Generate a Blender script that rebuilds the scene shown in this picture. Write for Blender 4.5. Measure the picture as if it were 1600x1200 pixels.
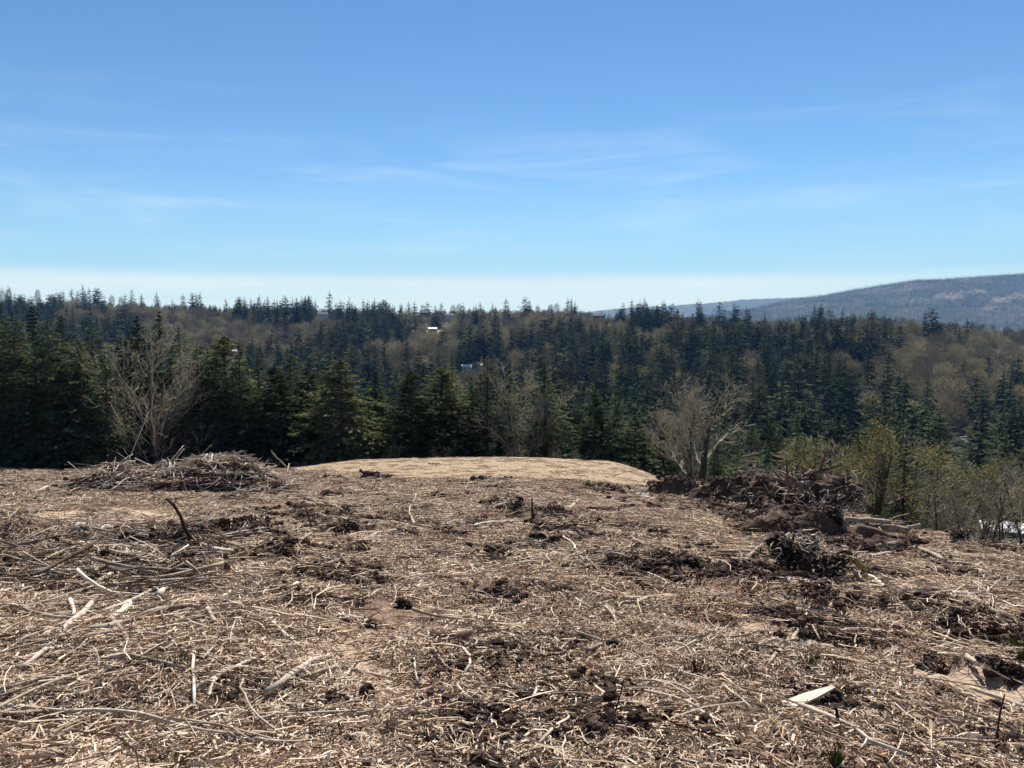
import bpy, math, random
import numpy as np
from mathutils import Vector

# ------------------------------------------------------------------ clearing
for o in list(bpy.data.objects):
    bpy.data.objects.remove(o, do_unlink=True)
SC = bpy.context.scene
COL = SC.collection
random.seed(7)
RNG = np.random.default_rng(7)

# ------------------------------------------------------------------ camera
FPX = 1208.0                       # focal length in photograph pixels (1600 wide)
PITCH = math.radians(4.74)
cam_data = bpy.data.cameras.new('camera')
cam_data.sensor_width = 36.0
cam_data.lens = 36.0 * FPX / 1600.0
cam_data.clip_start = 0.05
cam_data.clip_end = 60000.0
cam = bpy.data.objects.new('camera', cam_data)
COL.objects.link(cam)
cam.location = (0, 0, 0)
cam.rotation_euler = (math.radians(90) - PITCH, 0, 0)
SC.camera = cam

# ------------------------------------------------------------------ light
SUN_EL, SUN_AZ = math.radians(50), math.radians(9)     # azimuth from +Y towards +X
sun_data = bpy.data.lights.new('sun', 'SUN')
sun_data.energy = 5.0
sun_data.angle = math.radians(0.5)
sun_data.color = (1.0, 0.955, 0.89)
sun = bpy.data.objects.new('sun', sun_data)
COL.objects.link(sun)
S = Vector((math.sin(SUN_AZ) * math.cos(SUN_EL), math.cos(SUN_AZ) * math.cos(SUN_EL), math.sin(SUN_EL)))
sun.rotation_euler = S.to_track_quat('Z', 'Y').to_euler()
sun.location = (0, 20, 60)

world = bpy.data.worlds.new('World')
SC.world = world
world.use_nodes = True
wt = world.node_tree
wt.nodes.clear()


class NT:
    """small helper for building node trees"""
    def __init__(self, tree):
        self.t = tree

    def n(self, typ, **kw):
        nd = self.t.nodes.new(typ)
        for k, v in kw.items():
            setattr(nd, k, v)
        return nd

    def put(self, sock, v):
        if v is None:
            return
        if hasattr(v, 'is_output') or hasattr(v, 'links'):
            self.t.links.new(v, sock)
        else:
            sock.default_value = v

    def math(self, op, a, b=None, c=None, clamp=False):
        nd = self.n('ShaderNodeMath', operation=op, use_clamp=clamp)
        for i, v in enumerate((a, b, c)):
            if v is not None:
                self.put(nd.inputs[i], v)
        return nd.outputs[0]

    def ramp(self, v, a, b, lo=0.0, hi=1.0, smooth=True):
        nd = self.n('ShaderNodeMapRange')
        nd.interpolation_type = 'SMOOTHSTEP' if smooth else 'LINEAR'
        self.put(nd.inputs[0], v)
        for i, x in zip((1, 2, 3, 4), (a, b, lo, hi)):
            nd.inputs[i].default_value = x
        return nd.outputs[0]

    def mix(self, f, a, b, blend='MIX'):
        nd = self.n('ShaderNodeMix', data_type='RGBA', blend_type=blend)
        self.put(nd.inputs[0], f)
        for s, v in ((nd.inputs[6], a), (nd.inputs[7], b)):
            if isinstance(v, (tuple, list)) and len(v) == 3:
                v = (*v, 1)
            self.put(s, v)
        return nd.outputs[2]

    def noise(self, vec, scale, detail=3, rough=0.55, dist=0.0):
        nd = self.n('ShaderNodeTexNoise')
        if vec is not None:
            self.put(nd.inputs['Vector'], vec)
        nd.inputs['Scale'].default_value = scale
        nd.inputs['Detail'].default_value = detail
        nd.inputs['Roughness'].default_value = rough
        nd.inputs['Distortion'].default_value = dist
        return nd.outputs[0]


W = NT(wt)
sky = W.n('ShaderNodeTexSky', sky_type='NISHITA', sun_disc=False)
sky.sun_elevation = SUN_EL
sky.sun_rotation = SUN_AZ
sky.altitude = 200
sky.air_density = 0.8
sky.dust_density = 0.0
sky.ozone_density = 3.0
hs = W.n('ShaderNodeHueSaturation')
hs.inputs['Saturation'].default_value = 1.08
hs.inputs['Value'].default_value = 1.0
wt.links.new(sky.outputs[0], hs.inputs['Color'])
tc = W.n('ShaderNodeTexCoord')
sep = W.n('ShaderNodeSeparateXYZ')
wt.links.new(tc.outputs['Generated'], sep.inputs[0])
mp = W.n('ShaderNodeMapping')
mp.inputs['Scale'].default_value = (1.6, 1.6, 13.0)
mp.inputs['Rotation'].default_value = (0.05, -0.10, 0)
wt.links.new(tc.outputs['Generated'], mp.inputs[0])
wisp = W.noise(mp.outputs[0], 2.2, 6, 0.6, 0.6)
wisp = W.ramp(wisp, 0.45, 0.75)
wisp = W.math('MULTIPLY', wisp, W.ramp(sep.outputs[2], 0.03, 0.12))
wisp = W.math('MULTIPLY', wisp, W.ramp(sep.outputs[2], 0.30, 0.14))
wisp = W.math('MULTIPLY', wisp, 0.3)
tinted = W.mix(1.0, hs.outputs[0], (0.80, 0.97, 1.04), 'MULTIPLY')
tinted = W.mix(W.ramp(sep.outputs[2], 0.20, 0.04, 0.0, 0.7), tinted, (2.9, 5.2, 7.2))
skyc = W.mix(wisp, tinted, (6.6, 8.0, 9.2))
# low bank of far cloud along the horizon
mp2 = W.n('ShaderNodeMapping')
mp2.inputs['Scale'].default_value = (1.5, 1.5, 40.0)
wt.links.new(tc.outputs['Generated'], mp2.inputs[0])
bn = W.noise(mp2.outputs[0], 1.5, 4, 0.5)
edge = W.math('ADD', sep.outputs[2], W.math('MULTIPLY', W.math('SUBTRACT', bn, 0.5), 0.010))
bank = W.ramp(edge, 0.0640, 0.0450)
bank = W.math('MULTIPLY', bank, W.ramp(bn, 0.25, 0.62, 0.45, 0.9))
bank = W.math('MULTIPLY', bank, W.ramp(sep.outputs[0], 0.22, 0.5, 1.0, 0.5))
bank = W.math('MULTIPLY', bank, W.ramp(edge, 0.035, 0.052, 0.72, 1.0))
skyc = W.mix(bank, skyc, (6.7, 7.9, 8.5))
bg = W.n('ShaderNodeBackground')
bg.inputs['Strength'].default_value = 0.058
wt.links.new(skyc, bg.inputs['Color'])
wo = W.n('ShaderNodeOutputWorld')
wt.links.new(bg.outputs[0], wo.inputs[0])

SC.view_settings.view_transform = 'Standard'
SC.view_settings.look = 'None'
SC.view_settings.exposure = 1.0
SC.view_settings.gamma = 1.0
SC.view_settings.use_curve_mapping = False
SC.cycles.use_denoising = True
SC.cycles.max_bounces = 6
SC.cycles.diffuse_bounces = 2
SC.cycles.glossy_bounces = 1
SC.cycles.transmission_bounces = 2
SC.cycles.transparent_max_bounces = 4
SC.cycles.volume_bounces = 0
SC.cycles.caustics_reflective = False
SC.cycles.caustics_refractive = False

# ------------------------------------------------------------------ numpy noise


def _hash(ix, iy, seed):
    n = (ix.astype(np.int64) * 374761393 + iy.astype(np.int64) * 668265263 + seed * 974634777) & 0xFFFFFFFF
    n = ((n ^ (n >> 13)) * 1274126177) & 0xFFFFFFFF
    n = (n ^ (n >> 16)) & 0xFFFFFFFF
    return n.astype(np.float64) / 4294967295.0


def vnoise(x, y, seed=0):
    x = np.asarray(x, float)
    y = np.asarray(y, float)
    ix, iy = np.floor(x), np.floor(y)
    fx, fy = x - ix, y - iy
    fx = fx * fx * fx * (fx * (fx * 6 - 15) + 10)
    fy = fy * fy * fy * (fy * (fy * 6 - 15) + 10)
    a, b = _hash(ix, iy, seed), _hash(ix + 1, iy, seed)
    c, d = _hash(ix, iy + 1, seed), _hash(ix + 1, iy + 1, seed)
    return (a + (b - a) * fx) * (1 - fy) + (c + (d - c) * fx) * fy


def fbm(x, y, seed=0, octv=4, gain=0.5):
    t, a, s = 0.0, 1.0, 0.0
    for o in range(octv):
        t = t + a * (vnoise(x * 2 ** o + 17.3 * o, y * 2 ** o - 9.1 * o, seed + o) * 2 - 1)
        s += a
        a *= gain
    return t / s


def sstep(a, b, x):
    t = np.clip((x - a) / (b - a), 0, 1)
    return t * t * (3 - 2 * t)


# ------------------------------------------------------------------ the lie of the land
# the eye stands at z = 0; x runs right, y runs away from it
CREST_U = np.array([-1.4, -0.66, -0.30, 0.0, 0.12, 0.19, 0.33, 0.52, 0.66, 0.9, 1.4])
CREST_Y = np.array([64, 63, 62, 63, 62, 58, 40, 23.5, 19.5, 16, 14])


def U(x, y):
    return x / np.maximum(y, 1.0)


def clearing(x, y):
    """smooth surface of the cleared field"""
    u = U(x, y)
    z = -(2.0 + 0.165 * y) - 0.05 * (np.sqrt(x * x + 4.0) + x - 2) * 0.5 * sstep(-4, 6, x)
    # the straw covered berm at the field's far end
    b = sstep(41, 61, y) * sstep(-0.36, -0.17, u) * (1 - sstep(0.12, 0.225, u))
    z = z + 1.15 * b * (0.75 + 0.25 * sstep(-0.33, 0.0, u))
    return z


RIDGE_PX = np.array([-900, -200, 0, 130, 240, 400, 500, 620, 720, 820, 900, 960, 1010, 1060, 1110, 1200, 1360, 1450, 1540, 1620, 1900, 2600])
RIDGE_V = np.array([470, 482, 489, 484, 490, 493, 494, 499, 499, 497, 498, 504, 502, 508, 512, 516, 512, 518, 526, 529, 533, 540])
RIDGE_D = np.array([1000, 1000, 1000, 1000, 1000, 1000, 1000, 1000, 1000, 1000, 980, 950, 900, 860, 830, 800, 780, 780, 800, 800, 820, 850])


def valley(x, y):
    px = np.clip(800 + FPX * U(x, y), -900, 2600)
    dr = np.interp(px, RIDGE_PX, RIDGE_D)
    zr = (500 - np.interp(px, RIDGE_PX, RIDGE_V)) / FPX * dr
    near = np.interp(y, [0, 40, 60, 100, 150, 220, 300], [-9, -14, -19, -31, -42, -53, -58])
    t = np.clip((y - 300) / (dr - 300), 0, 1)
    rise = -58 + (zr + 58) * (t ** 1.15)
    z = np.where(y < 300, near, rise)
    past = np.maximum(y - dr, 0)
    z = np.where(y > dr, np.maximum(zr - 0.00030 * past ** 2 - 0.02 * past, -70), z)
    amp = sstep(80, 320, y) * (1 - 0.8 * sstep(0.75, 1.0, y / dr))
    z = z + amp * (9.0 * fbm(x / 190 + 3.3, y / 260, 41, 3) + 2.5 * fbm(x / 40, y / 40, 42, 2))
    return z


def land(x, y):
    x = np.asarray(x, float)
    y = np.asarray(y, float)
    u = U(x, y)
    yc = np.interp(u, CREST_U, CREST_Y)
    zc = clearing(x, np.minimum(y, yc))
    past = np.maximum(y - yc, 0)
    w = sstep(0, 55, past)
    zc2 = zc - 0.30 * past - 0.35 * np.minimum(past, 2.0)
    return zc2 * (1 - w) + valley(x, y) * w


def pix(px, v):
    """direction of the ray through a photograph pixel"""
    cx, cy = (px - 800) / FPX, (600 - v) / FPX
    return np.array([cx, math.cos(PITCH) + cy * math.sin(PITCH), -math.sin(PITCH) + cy * math.cos(PITCH)])


def hit0(px, v, surf=None):
    """where the ray through a photograph pixel meets the cleared field"""
    surf = surf or land
    d = pix(px, v)
    lo, hi = 2.4, 90.0
    for _ in range(3):
        ys = np.geomspace(lo, hi, 130)
        t = ys / d[1]
        g = surf(d[0] * t, ys)
        below = g >= d[2] * t
        k = int(np.argmax(below)) if below.any() else 92
        lo, hi = ys[max(k - 1, 0)], ys[k]
    return np.array([d[0] * hi / d[1], hi, float(surf(d[0] * hi / d[1], hi))])


def hit(px, v):
    """the same on the rough surface"""
    return hit0(px, v, gz)


def zrow(v, y):
    """height at depth y that shows on photograph row v"""
    d = pix(800, v)
    return d[2] / d[1] * y


def xcol(px, y, v=650):
    d = pix(px, v)
    return d[0] / d[1] * y


# bare dirt tracks and rough disturbed dirt ridges in the field, as polylines in photograph pixels dropped on the ground
def poly(pts):
    return [hit0(*p)[:2] for p in pts]


def poly_dist(x, y, pl):
    best = np.full(np.shape(x), 1e9)
    for (ax, ay), (bx, by) in zip(pl[:-1], pl[1:]):
        dx, dy = bx - ax, by - ay
        t = np.clip(((x - ax) * dx + (y - ay) * dy) / (dx * dx + dy * dy + 1e-9), 0, 1)
        best = np.minimum(best, np.hypot(x - ax - t * dx, y - ay - t * dy))
    return best


TRACKS = [(poly([(1090, 926), (1200, 944), (1330, 968), (1480, 1000), (1640, 1040)]), 0.62),
          (poly([(1130, 985), (1230, 1003), (1330, 1018), (1470, 1052), (1640, 1098)]), 0.62),
          (poly([(20, 812), (90, 800), (170, 792), (250, 803)]), 1.0),
          (poly([(990, 768), (1030, 792)]), 0.3),
          (poly([(700, 746), (820, 744)]), 0.6),
          (poly([(520, 1000), (600, 1060), (640, 1075)]), 0.45),
          (poly([(130, 1165), (230, 1180), (330, 1176)]), 0.5)]
RIDGES = [(poly([(1190, 918), (1300, 945), (1420, 962), (1500, 985), (1610, 1012)]), 0.42, 0.17),
          (poly([(1195, 985), (1290, 1000), (1390, 1015), (1480, 1045), (1520, 1050)]), 0.36, 0.14),
          (poly([(940, 880), (1010, 888), (1060, 893), (1150, 905), (1230, 925)]), 0.5, 0.18),
          (poly([(-20, 850), (90, 852), (180, 852), (300, 862), (365, 850)]), 1.25, 0.40),
          (poly([(60, 888), (150, 885), (230, 895), (290, 905)]), 0.7, 0.22),
          (poly([(480, 805), (530, 815), (545, 835)]), 0.7, 0.18),
          (poly([(680, 838), (740, 848)]), 0.55, 0.16),
          (poly([(760, 795), (800, 800), (850, 810)]), 0.8, 0.2),
          (poly([(930, 765), (975, 775)]), 0.8, 0.25),
          (poly([(390, 845), (440, 875)]), 0.8, 0.2),
          (poly([(520, 905), (575, 915)]), 0.4, 0.12),
          (poly([(1100, 795), (1160, 812), (1230, 830)]), 1.0, 0.2),
          (poly([(660, 1090), (700, 1110), (760, 1120)]), 0.4, 0.10),
          (poly([(820, 1085), (880, 1110), (900, 1140)]), 0.4, 0.08),
          (poly([(1540, 1040), (1600, 1068)]), 0.4, 0.2)]


def masks(x, y):
    """(track 0..1, ridge 0..1, berm straw 0..1)"""
    tr = np.zeros(np.shape(x))
    for pl, w in TRACKS:
        d = poly_dist(x, y, pl) + 0.35 * w * fbm(x * 1.3, y * 1.3, 5, 2)
        tr = np.maximum(tr, 1 - sstep(0.55 * w, 1.25 * w, d))
    rg = np.zeros(np.shape(x))
    rh = np.zeros(np.shape(x))
    for pl, w, h in RIDGES:
        d = poly_dist(x, y, pl) + 0.5 * w * fbm(x * 1.1, y * 1.1, 9, 3)
        m = 1 - sstep(0.3 * w, 1.3 * w, d)
        rg = np.maximum(rg, m)
        rh = np.maximum(rh, m * h)
    u = U(x, y)
    yfront = 44.5 + 6.0 * np.maximum(0, -u * 3.5) ** 1.5 + 3.6 * fbm(x * 0.2, y * 0.2, 77, 4)
    st = sstep(-1.6, 1.6, y - yfront) * sstep(-0.34, -0.27, u) * (1 - sstep(0.20, 0.225, u))
    return tr, rg, st, rh


def micro(x, y):
    tr, rg, st, rh = masks(x, y)
    f = (1 - 0.85 * st) * (1 - 0.65 * tr)
    z = 0.16 * fbm(x / 2.6, y / 2.6, 11, 3) + 0.07 * fbm(x / 0.8, y / 0.8, 12, 3)
    n = fbm(x / 0.34, y / 0.34, 13, 3)
    z = z + 0.035 * n
    z = z * f
    lump = fbm(x / 0.45, y / 0.45, 21, 3)
    z = z + rh * (0.55 + 1.0 * lump) - 0.10 * tr + 0.03 * st * fbm(x / 1.2, y / 1.2, 3, 2)
    return z


def gz(x, y):
    x = np.asarray(x, float)
    y = np.asarray(y, float)
    return land(x, y) + micro(x, y) * (1 - sstep(66, 80, y))


# ------------------------------------------------------------------ objects, meshes


def link(o, parent=None):
    COL.objects.link(o)
    if parent is not None:
        o.parent = parent
    return o


def tag(o, label=None, cat=None, group=None, kind=None):
    for k, v in (('label', label), ('category', cat), ('group', group), ('kind', kind)):
        if v:
            o[k] = v
    return o


def empty(name, loc=(0, 0, 0), rz=0.0):
    o = bpy.data.objects.new(name, None)
    o.empty_display_size = 0.2
    o.location = loc
    o.rotation_euler = (0, 0, rz)
    return link(o)


def mesh_np(name, verts, quads=None, tris=None, mat=None, smooth=False, attrs=None):
    """mesh from numpy arrays; attrs: name -> per vertex float array or per vertex rgb"""
    verts = np.asarray(verts, np.float32).reshape(-1, 3)
    parts, starts, tot, off = [], [], [], 0
    if quads is not None and len(quads):
        q = np.asarray(quads, np.int32).reshape(-1, 4)
        parts.append(q.ravel())
        starts.append(off + 4 * np.arange(len(q)))
        tot.append(np.full(len(q), 4))
        off += 4 * len(q)
    if tris is not None and len(tris):
        t = np.asarray(tris, np.int32).reshape(-1, 3)
        parts.append(t.ravel())
        starts.append(off + 3 * np.arange(len(t)))
        tot.append(np.full(len(t), 3))
        off += 3 * len(t)
    me = bpy.data.meshes.new(name)
    me.vertices.add(len(verts))
    me.vertices.foreach_set('co', verts.ravel())
    if parts:
        li = np.concatenate(parts).astype(np.int32)
        ls = np.concatenate(starts).astype(np.int32)
        me.loops.add(len(li))
        me.loops.foreach_set('vertex_index', li)
        me.polygons.add(len(ls))
        me.polygons.foreach_set('loop_start', ls)
        me.polygons.foreach_set('loop_total', np.concatenate(tot).astype(np.int32))
        me.polygons.foreach_set('use_smooth', np.full(len(ls), smooth))
    for k, a in (attrs or {}).items():
        at = me.attributes.new(k, 'FLOAT', 'POINT')
        at.data.foreach_set('value', np.asarray(a, np.float32).ravel())
    me.update(calc_edges=True)
    me.validate(clean_customdata=False)
    if mat:
        me.materials.append(mat)
    return me


def obj(name, me, parent=None):
    return link(bpy.data.objects.new(name, me), parent)


class MB:
    """collects pieces of one mesh"""
    def __init__(self):
        self.v, self.q, self.t, self.a, self.n = [], [], [], [], 0

    def add(self, v, q=None, t=None, tint=0.5):
        v = np.asarray(v, float).reshape(-1, 3)
        if q is not None and len(q):
            self.q.append(np.asarray(q, int).reshape(-1, 4) + self.n)
        if t is not None and len(t):
            self.t.append(np.asarray(t, int).reshape(-1, 3) + self.n)
        self.v.append(v)
        self.a.append(np.full(len(v), tint) if np.isscalar(tint) else np.asarray(tint, float))
        self.n += len(v)

    def tube(self, pts, rad, sides=6, tint=0.5, cap=True, rough=0.0):
        pts = np.asarray(pts, float)
        n = len(pts)
        rad = np.full(n, rad) if np.isscalar(rad) else np.asarray(rad, float)
        tan = np.gradient(pts, axis=0)
        tan /= np.linalg.norm(tan, axis=1)[:, None] + 1e-9
        ref = np.array([0, 0, 1.0]) if abs(tan[0][2]) < 0.8 else np.array([1.0, 0, 0])
        s = np.cross(tan, ref)
        s /= np.linalg.norm(s, axis=1)[:, None] + 1e-9
        b = np.cross(tan, s)
        ang = np.arange(sides) * 2 * math.pi / sides
        rr = rad[:, None] * np.ones(sides)[None]
        if rough:
            rr = rr * (1 + rough * RNG.uniform(-1, 1, rr.shape))
        v = pts[:, None, :] + rr[:, :, None] * (np.cos(ang)[None, :, None] * s[:, None, :] + np.sin(ang)[None, :, None] * b[:, None, :])
        i, j = np.meshgrid(np.arange(n - 1), np.arange(sides), indexing='ij')
        j2 = (j + 1) % sides
        q = np.stack([i * sides + j, i * sides + j2, (i + 1) * sides + j2, (i + 1) * sides + j], -1).reshape(-1, 4)
        v = v.reshape(-1, 3)
        t = []
        if cap:
            v = np.vstack([v, pts[0], pts[-1]])
            c0, c1 = n * sides, n * sides + 1
            for k in range(sides):
                t.append((c0, (k + 1) % sides, k))
                t.append((c1, (n - 1) * sides + k, (n - 1) * sides + (k + 1) % sides))
        self.add(v, q, t, tint)

    def segs(self, p0, p1, r0, r1, sides=3, tint=0.5):
        """many independent straight tapered pieces at once"""
        p0, p1 = np.asarray(p0, float), np.asarray(p1, float)
        r0, r1 = np.asarray(r0, float), np.asarray(r1, float)
        d = p1 - p0
        d /= np.linalg.norm(d, axis=1)[:, None] + 1e-9
        ref = np.where(np.abs(d[:, 2:3]) < 0.8, np.array([[0, 0, 1.0]]), np.array([[1.0, 0, 0]]))
        s = np.cross(d, ref)
        s /= np.linalg.norm(s, axis=1)[:, None] + 1e-9
        b = np.cross(d, s)
        ang = np.arange(sides) * 2 * math.pi / sides
        off = np.cos(ang)[None, :, None] * s[:, None, :] + np.sin(ang)[None, :, None] * b[:, None, :]
        v = np.concatenate([p0[:, None] + off * r0[:, None, None], p1[:, None] + off * r1[:, None, None]], 1)
        m = len(p0)
        base = (np.arange(m) * 2 * sides)[:, None]
        k = np.arange(sides)
        k2 = (k + 1) % sides
        q = np.stack([base + k, base + k2, base + sides + k2, base + sides + k], -1).reshape(-1, 4)
        tt = np.full(m, tint) if np.isscalar(tint) else np.asarray(tint)
        self.add(v.reshape(-1, 3), q, None, np.repeat(tt, 2 * sides))

    def box(self, c, d, rz=0.0, tint=0.5):
        c = np.asarray(c, float)
        h = np.asarray(d, float) / 2
        v = np.array([(sx, sy, sz) for sz in (-1, 1) for sy in (-1, 1) for sx in (-1, 1)]) * h
        cs, sn = math.cos(rz), math.sin(rz)
        v = np.stack([v[:, 0] * cs - v[:, 1] * sn, v[:, 0] * sn + v[:, 1] * cs, v[:, 2]], 1) + c
        self.add(v, [(0, 2, 3, 1), (4, 5, 7, 6), (0, 1, 5, 4), (2, 6, 7, 3), (0, 4, 6, 2), (1, 3, 7, 5)], None, tint)

    def blob(self, c, r, seed=0, tint=0.5, rough=0.35, nu=9, nv=6):
        """lumpy closed clod; r is a radius or three of them"""
        th = np.linspace(0, math.pi, nv + 1)[1:-1]
        ph = np.arange(nu) * 2 * math.pi / nu
        T, P = np.meshgrid(th, ph, indexing='ij')
        d = np.stack([np.sin(T) * np.cos(P), np.sin(T) * np.sin(P), np.cos(T)], -1).reshape(-1, 3)
        d = np.vstack([d, [0, 0, 1], [0, 0, -1]])
        rg = np.random.default_rng(seed)
        k = 1 + 0.6 * rough * rg.uniform(-1, 1, len(d))
        for f, a in ((1.7, 0.5), (3.6, 0.35), (7.0, 0.25)):
            w = rg.normal(0, f, (3, 3))
            k = k + rough * a * np.sin(d @ w[0] + rg.uniform(0, 6)) * np.cos(d @ w[1] + rg.uniform(0, 6))
        v = d * k[:, None] * np.asarray(r, float) + np.asarray(c, float)
        m = nv - 1
        q = [(i * nu + j, (i + 1) * nu + j, (i + 1) * nu + (j + 1) % nu, i * nu + (j + 1) % nu) for i in range(m - 1) for j in range(nu)]
        n0, n1 = m * nu, m * nu + 1
        t = [(n0, j, (j + 1) % nu) for j in range(nu)] + [(n1, (m - 1) * nu + (j + 1) % nu, (m - 1) * nu + j) for j in range(nu)]
        self.add(v, q, t, tint)

    def mesh(self, name, mat, smooth=False):
        return mesh_np(name, np.vstack(self.v), np.vstack(self.q) if self.q else None, np.vstack(self.t) if self.t else None,
                       mat, smooth, {'tint': np.concatenate(self.a)})

    def build(self, name, mat, parent=None, smooth=False):
        return obj(name, self.mesh(name, mat, smooth), parent)


# ------------------------------------------------------------------ materials
def new_mat(name):
    m = bpy.data.materials.new(name)
    m.use_nodes = True
    m.node_tree.nodes.clear()
    return m, NT(m.node_tree)


def finish(nt, color, rough=0.85, spec=0.25, bump=None, bump_d=0.02, bump_s=0.6, trans=None):
    b = nt.n('ShaderNodeBsdfPrincipled')
    nt.put(b.inputs['Base Color'], color if not isinstance(color, tuple) else (*color[:3], 1))
    nt.put(b.inputs['Roughness'], rough)
    b.inputs['Specular IOR Level'].default_value = spec
    if bump is not None:
        bp = nt.n('ShaderNodeBump')
        bp.inputs['Strength'].default_value = bump_s
        bp.inputs['Distance'].default_value = bump_d
        nt.put(bp.inputs['Height'], bump)
        nt.t.links.new(bp.outputs[0], b.inputs['Normal'])
    o = nt.n('ShaderNodeOutputMaterial')
    out = b.outputs[0]
    if trans is not None:
        tr = nt.n('ShaderNodeBsdfTranslucent')
        nt.put(tr.inputs[0], color if not isinstance(color, tuple) else (*color[:3], 1))
        mx = nt.n('ShaderNodeMixShader')
        mx.inputs[0].default_value = trans
        nt.t.links.new(out, mx.inputs[1])
        nt.t.links.new(tr.outputs[0], mx.inputs[2])
        out = mx.outputs[0]
    nt.t.links.new(out, o.inputs[0])


def attr(nt, name):
    a = nt.n('ShaderNodeAttribute')
    a.attribute_name = name
    return a.outputs['Fac']


def cramp(nt, fac, stops):
    r = nt.n('ShaderNodeValToRGB')
    e = r.color_ramp.elements
    while len(e) < len(stops):
        e.new(0.5)
    for el, (p, c) in zip(e, stops):
        el.position = p
        el.color = (*c, 1)
    nt.put(r.inputs[0], fac)
    return r.outputs[0]


def rnd(nt):
    return nt.n('ShaderNodeObjectInfo').outputs['Random']


def geo(nt):
    return nt.n('ShaderNodeNewGeometry').outputs['Position']


def wood_mat(name, stops, vary=0.25, trans=None, bd=0.01, bs=0.5):
    m, nt = new_mat(name)
    p = nt.n('ShaderNodeTexCoord').outputs['Object']
    n1 = nt.noise(p, 14, 4, 0.6)
    n2 = nt.noise(p, 60, 2, 0.6)
    n3 = nt.noise(p, 4.0, 3, 0.6)
    f = nt.math('ADD', attr(nt, 'tint'), nt.math('MULTIPLY', nt.math('SUBTRACT', n1, 0.5), 0.8))
    f = nt.math('ADD', f, nt.math('MULTIPLY', nt.math('SUBTRACT', n3, 0.52), 0.8))
    f = nt.math('ADD', f, nt.math('MULTIPLY', nt.math('SUBTRACT', rnd(nt), 0.5), vary), clamp=True)
    finish(nt, cramp(nt, f, stops), 0.9, 0.08, nt.math('ADD', n1, nt.math('MULTIPLY', n2, 0.5)), bd, bs, trans)
    return m


WOOD = wood_mat('weathered_wood', [(0.0, (0.045, 0.03, 0.022)), (0.3, (0.15, 0.11, 0.08)), (0.6, (0.36, 0.30, 0.235)), (1.0, (0.60, 0.54, 0.46))])
DARKWOOD = wood_mat('dark_root_wood', [(0.0, (0.015, 0.010, 0.008)), (0.45, (0.055, 0.036, 0.027)), (0.75, (0.16, 0.105, 0.075)), (1.0, (0.36, 0.27, 0.2))])
LITTER = wood_mat('wood_litter', [(0.0, (0.042, 0.025, 0.018)), (0.28, (0.15, 0.092, 0.063)), (0.50, (0.37, 0.26, 0.178)), (0.76, (0.57, 0.445, 0.32)), (1.0, (0.74, 0.63, 0.50))], 0.4)
CLOD = wood_mat('soil_clod', [(0.0, (0.024, 0.016, 0.012)), (0.5, (0.072, 0.047, 0.035)), (1.0, (0.19, 0.13, 0.095))], 0.25, None, 0.05, 1.0)
BARK = wood_mat('bark', [(0.0, (0.03, 0.023, 0.018)), (0.5, (0.085, 0.066, 0.05)), (1.0, (0.2, 0.165, 0.125))], 0.1)


def ground_mat():
    m, nt = new_mat('churned_soil')
    p = geo(nt)
    n1 = nt.noise(p, 0.5, 4, 0.6)
    n2 = nt.noise(p, 3.0, 5, 0.65)
    n3 = nt.noise(p, 22.0, 4, 0.7)
    soil = cramp(nt, n2, [(0.3, (0.085, 0.050, 0.036)), (0.55, (0.19, 0.118, 0.084)), (0.75, (0.31, 0.205, 0.15))])
    straw = cramp(nt, n3, [(0.3, (0.09, 0.062, 0.04)), (0.5, (0.27, 0.195, 0.125)), (0.7, (0.46, 0.36, 0.24))])
    f = nt.ramp(nt.math('ADD', n1, nt.math('MULTIPLY', n2, 0.5)), 0.55, 0.95)
    c = nt.mix(nt.math('MULTIPLY', f, 0.75), soil, straw)
    dirt = cramp(nt, nt.math('ADD', n2, nt.math('MULTIPLY', n3, 0.3)), [(0.3, (0.24, 0.165, 0.115)), (0.85, (0.47, 0.36, 0.265))])
    c = nt.mix(attr(nt, 'track'), c, dirt)
    dark = cramp(nt, n3, [(0.3, (0.03, 0.019, 0.014)), (0.7, (0.10, 0.062, 0.045))])
    c = nt.mix(nt.math('MULTIPLY', nt.math('MULTIPLY', attr(nt, 'ridge'), 0.85), nt.math('SUBTRACT', 1.0, attr(nt, 'track'))), c, dark)
    st = cramp(nt, nt.math('ADD', nt.math('MULTIPLY', n3, 0.4), nt.math('MULTIPLY', nt.noise(p, 5.0, 3, 0.7), 0.6)),
               [(0.38, (0.12, 0.085, 0.055)), (0.5, (0.27, 0.20, 0.13)), (0.62, (0.45, 0.355, 0.24))])
    c = nt.mix(attr(nt, 'straw'), c, st)
    duff = cramp(nt, n2, [(0.3, (0.025, 0.026, 0.014)), (0.7, (0.07, 0.06, 0.034))])
    c = nt.mix(attr(nt, 'forest'), c, duff)
    finish(nt, c, 0.95, 0.1, nt.math('ADD', n3, nt.math('MULTIPLY', n2, 1.5)), 0.06, 0.8)
    return m


def hill_mat():
    m, nt = new_mat('forest_floor')
    p = geo(nt)
    n = nt.noise(p, 0.03, 5, 0.6)
    c = cramp(nt, n, [(0.35, (0.022, 0.024, 0.014)), (0.55, (0.06, 0.05, 0.032)), (0.7, (0.10, 0.085, 0.05))])
    c = nt.mix(attr(nt, 'field'), c, (0.2, 0.19, 0.1))
    finish(nt, c, 0.95, 0.1)
    return m


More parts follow.
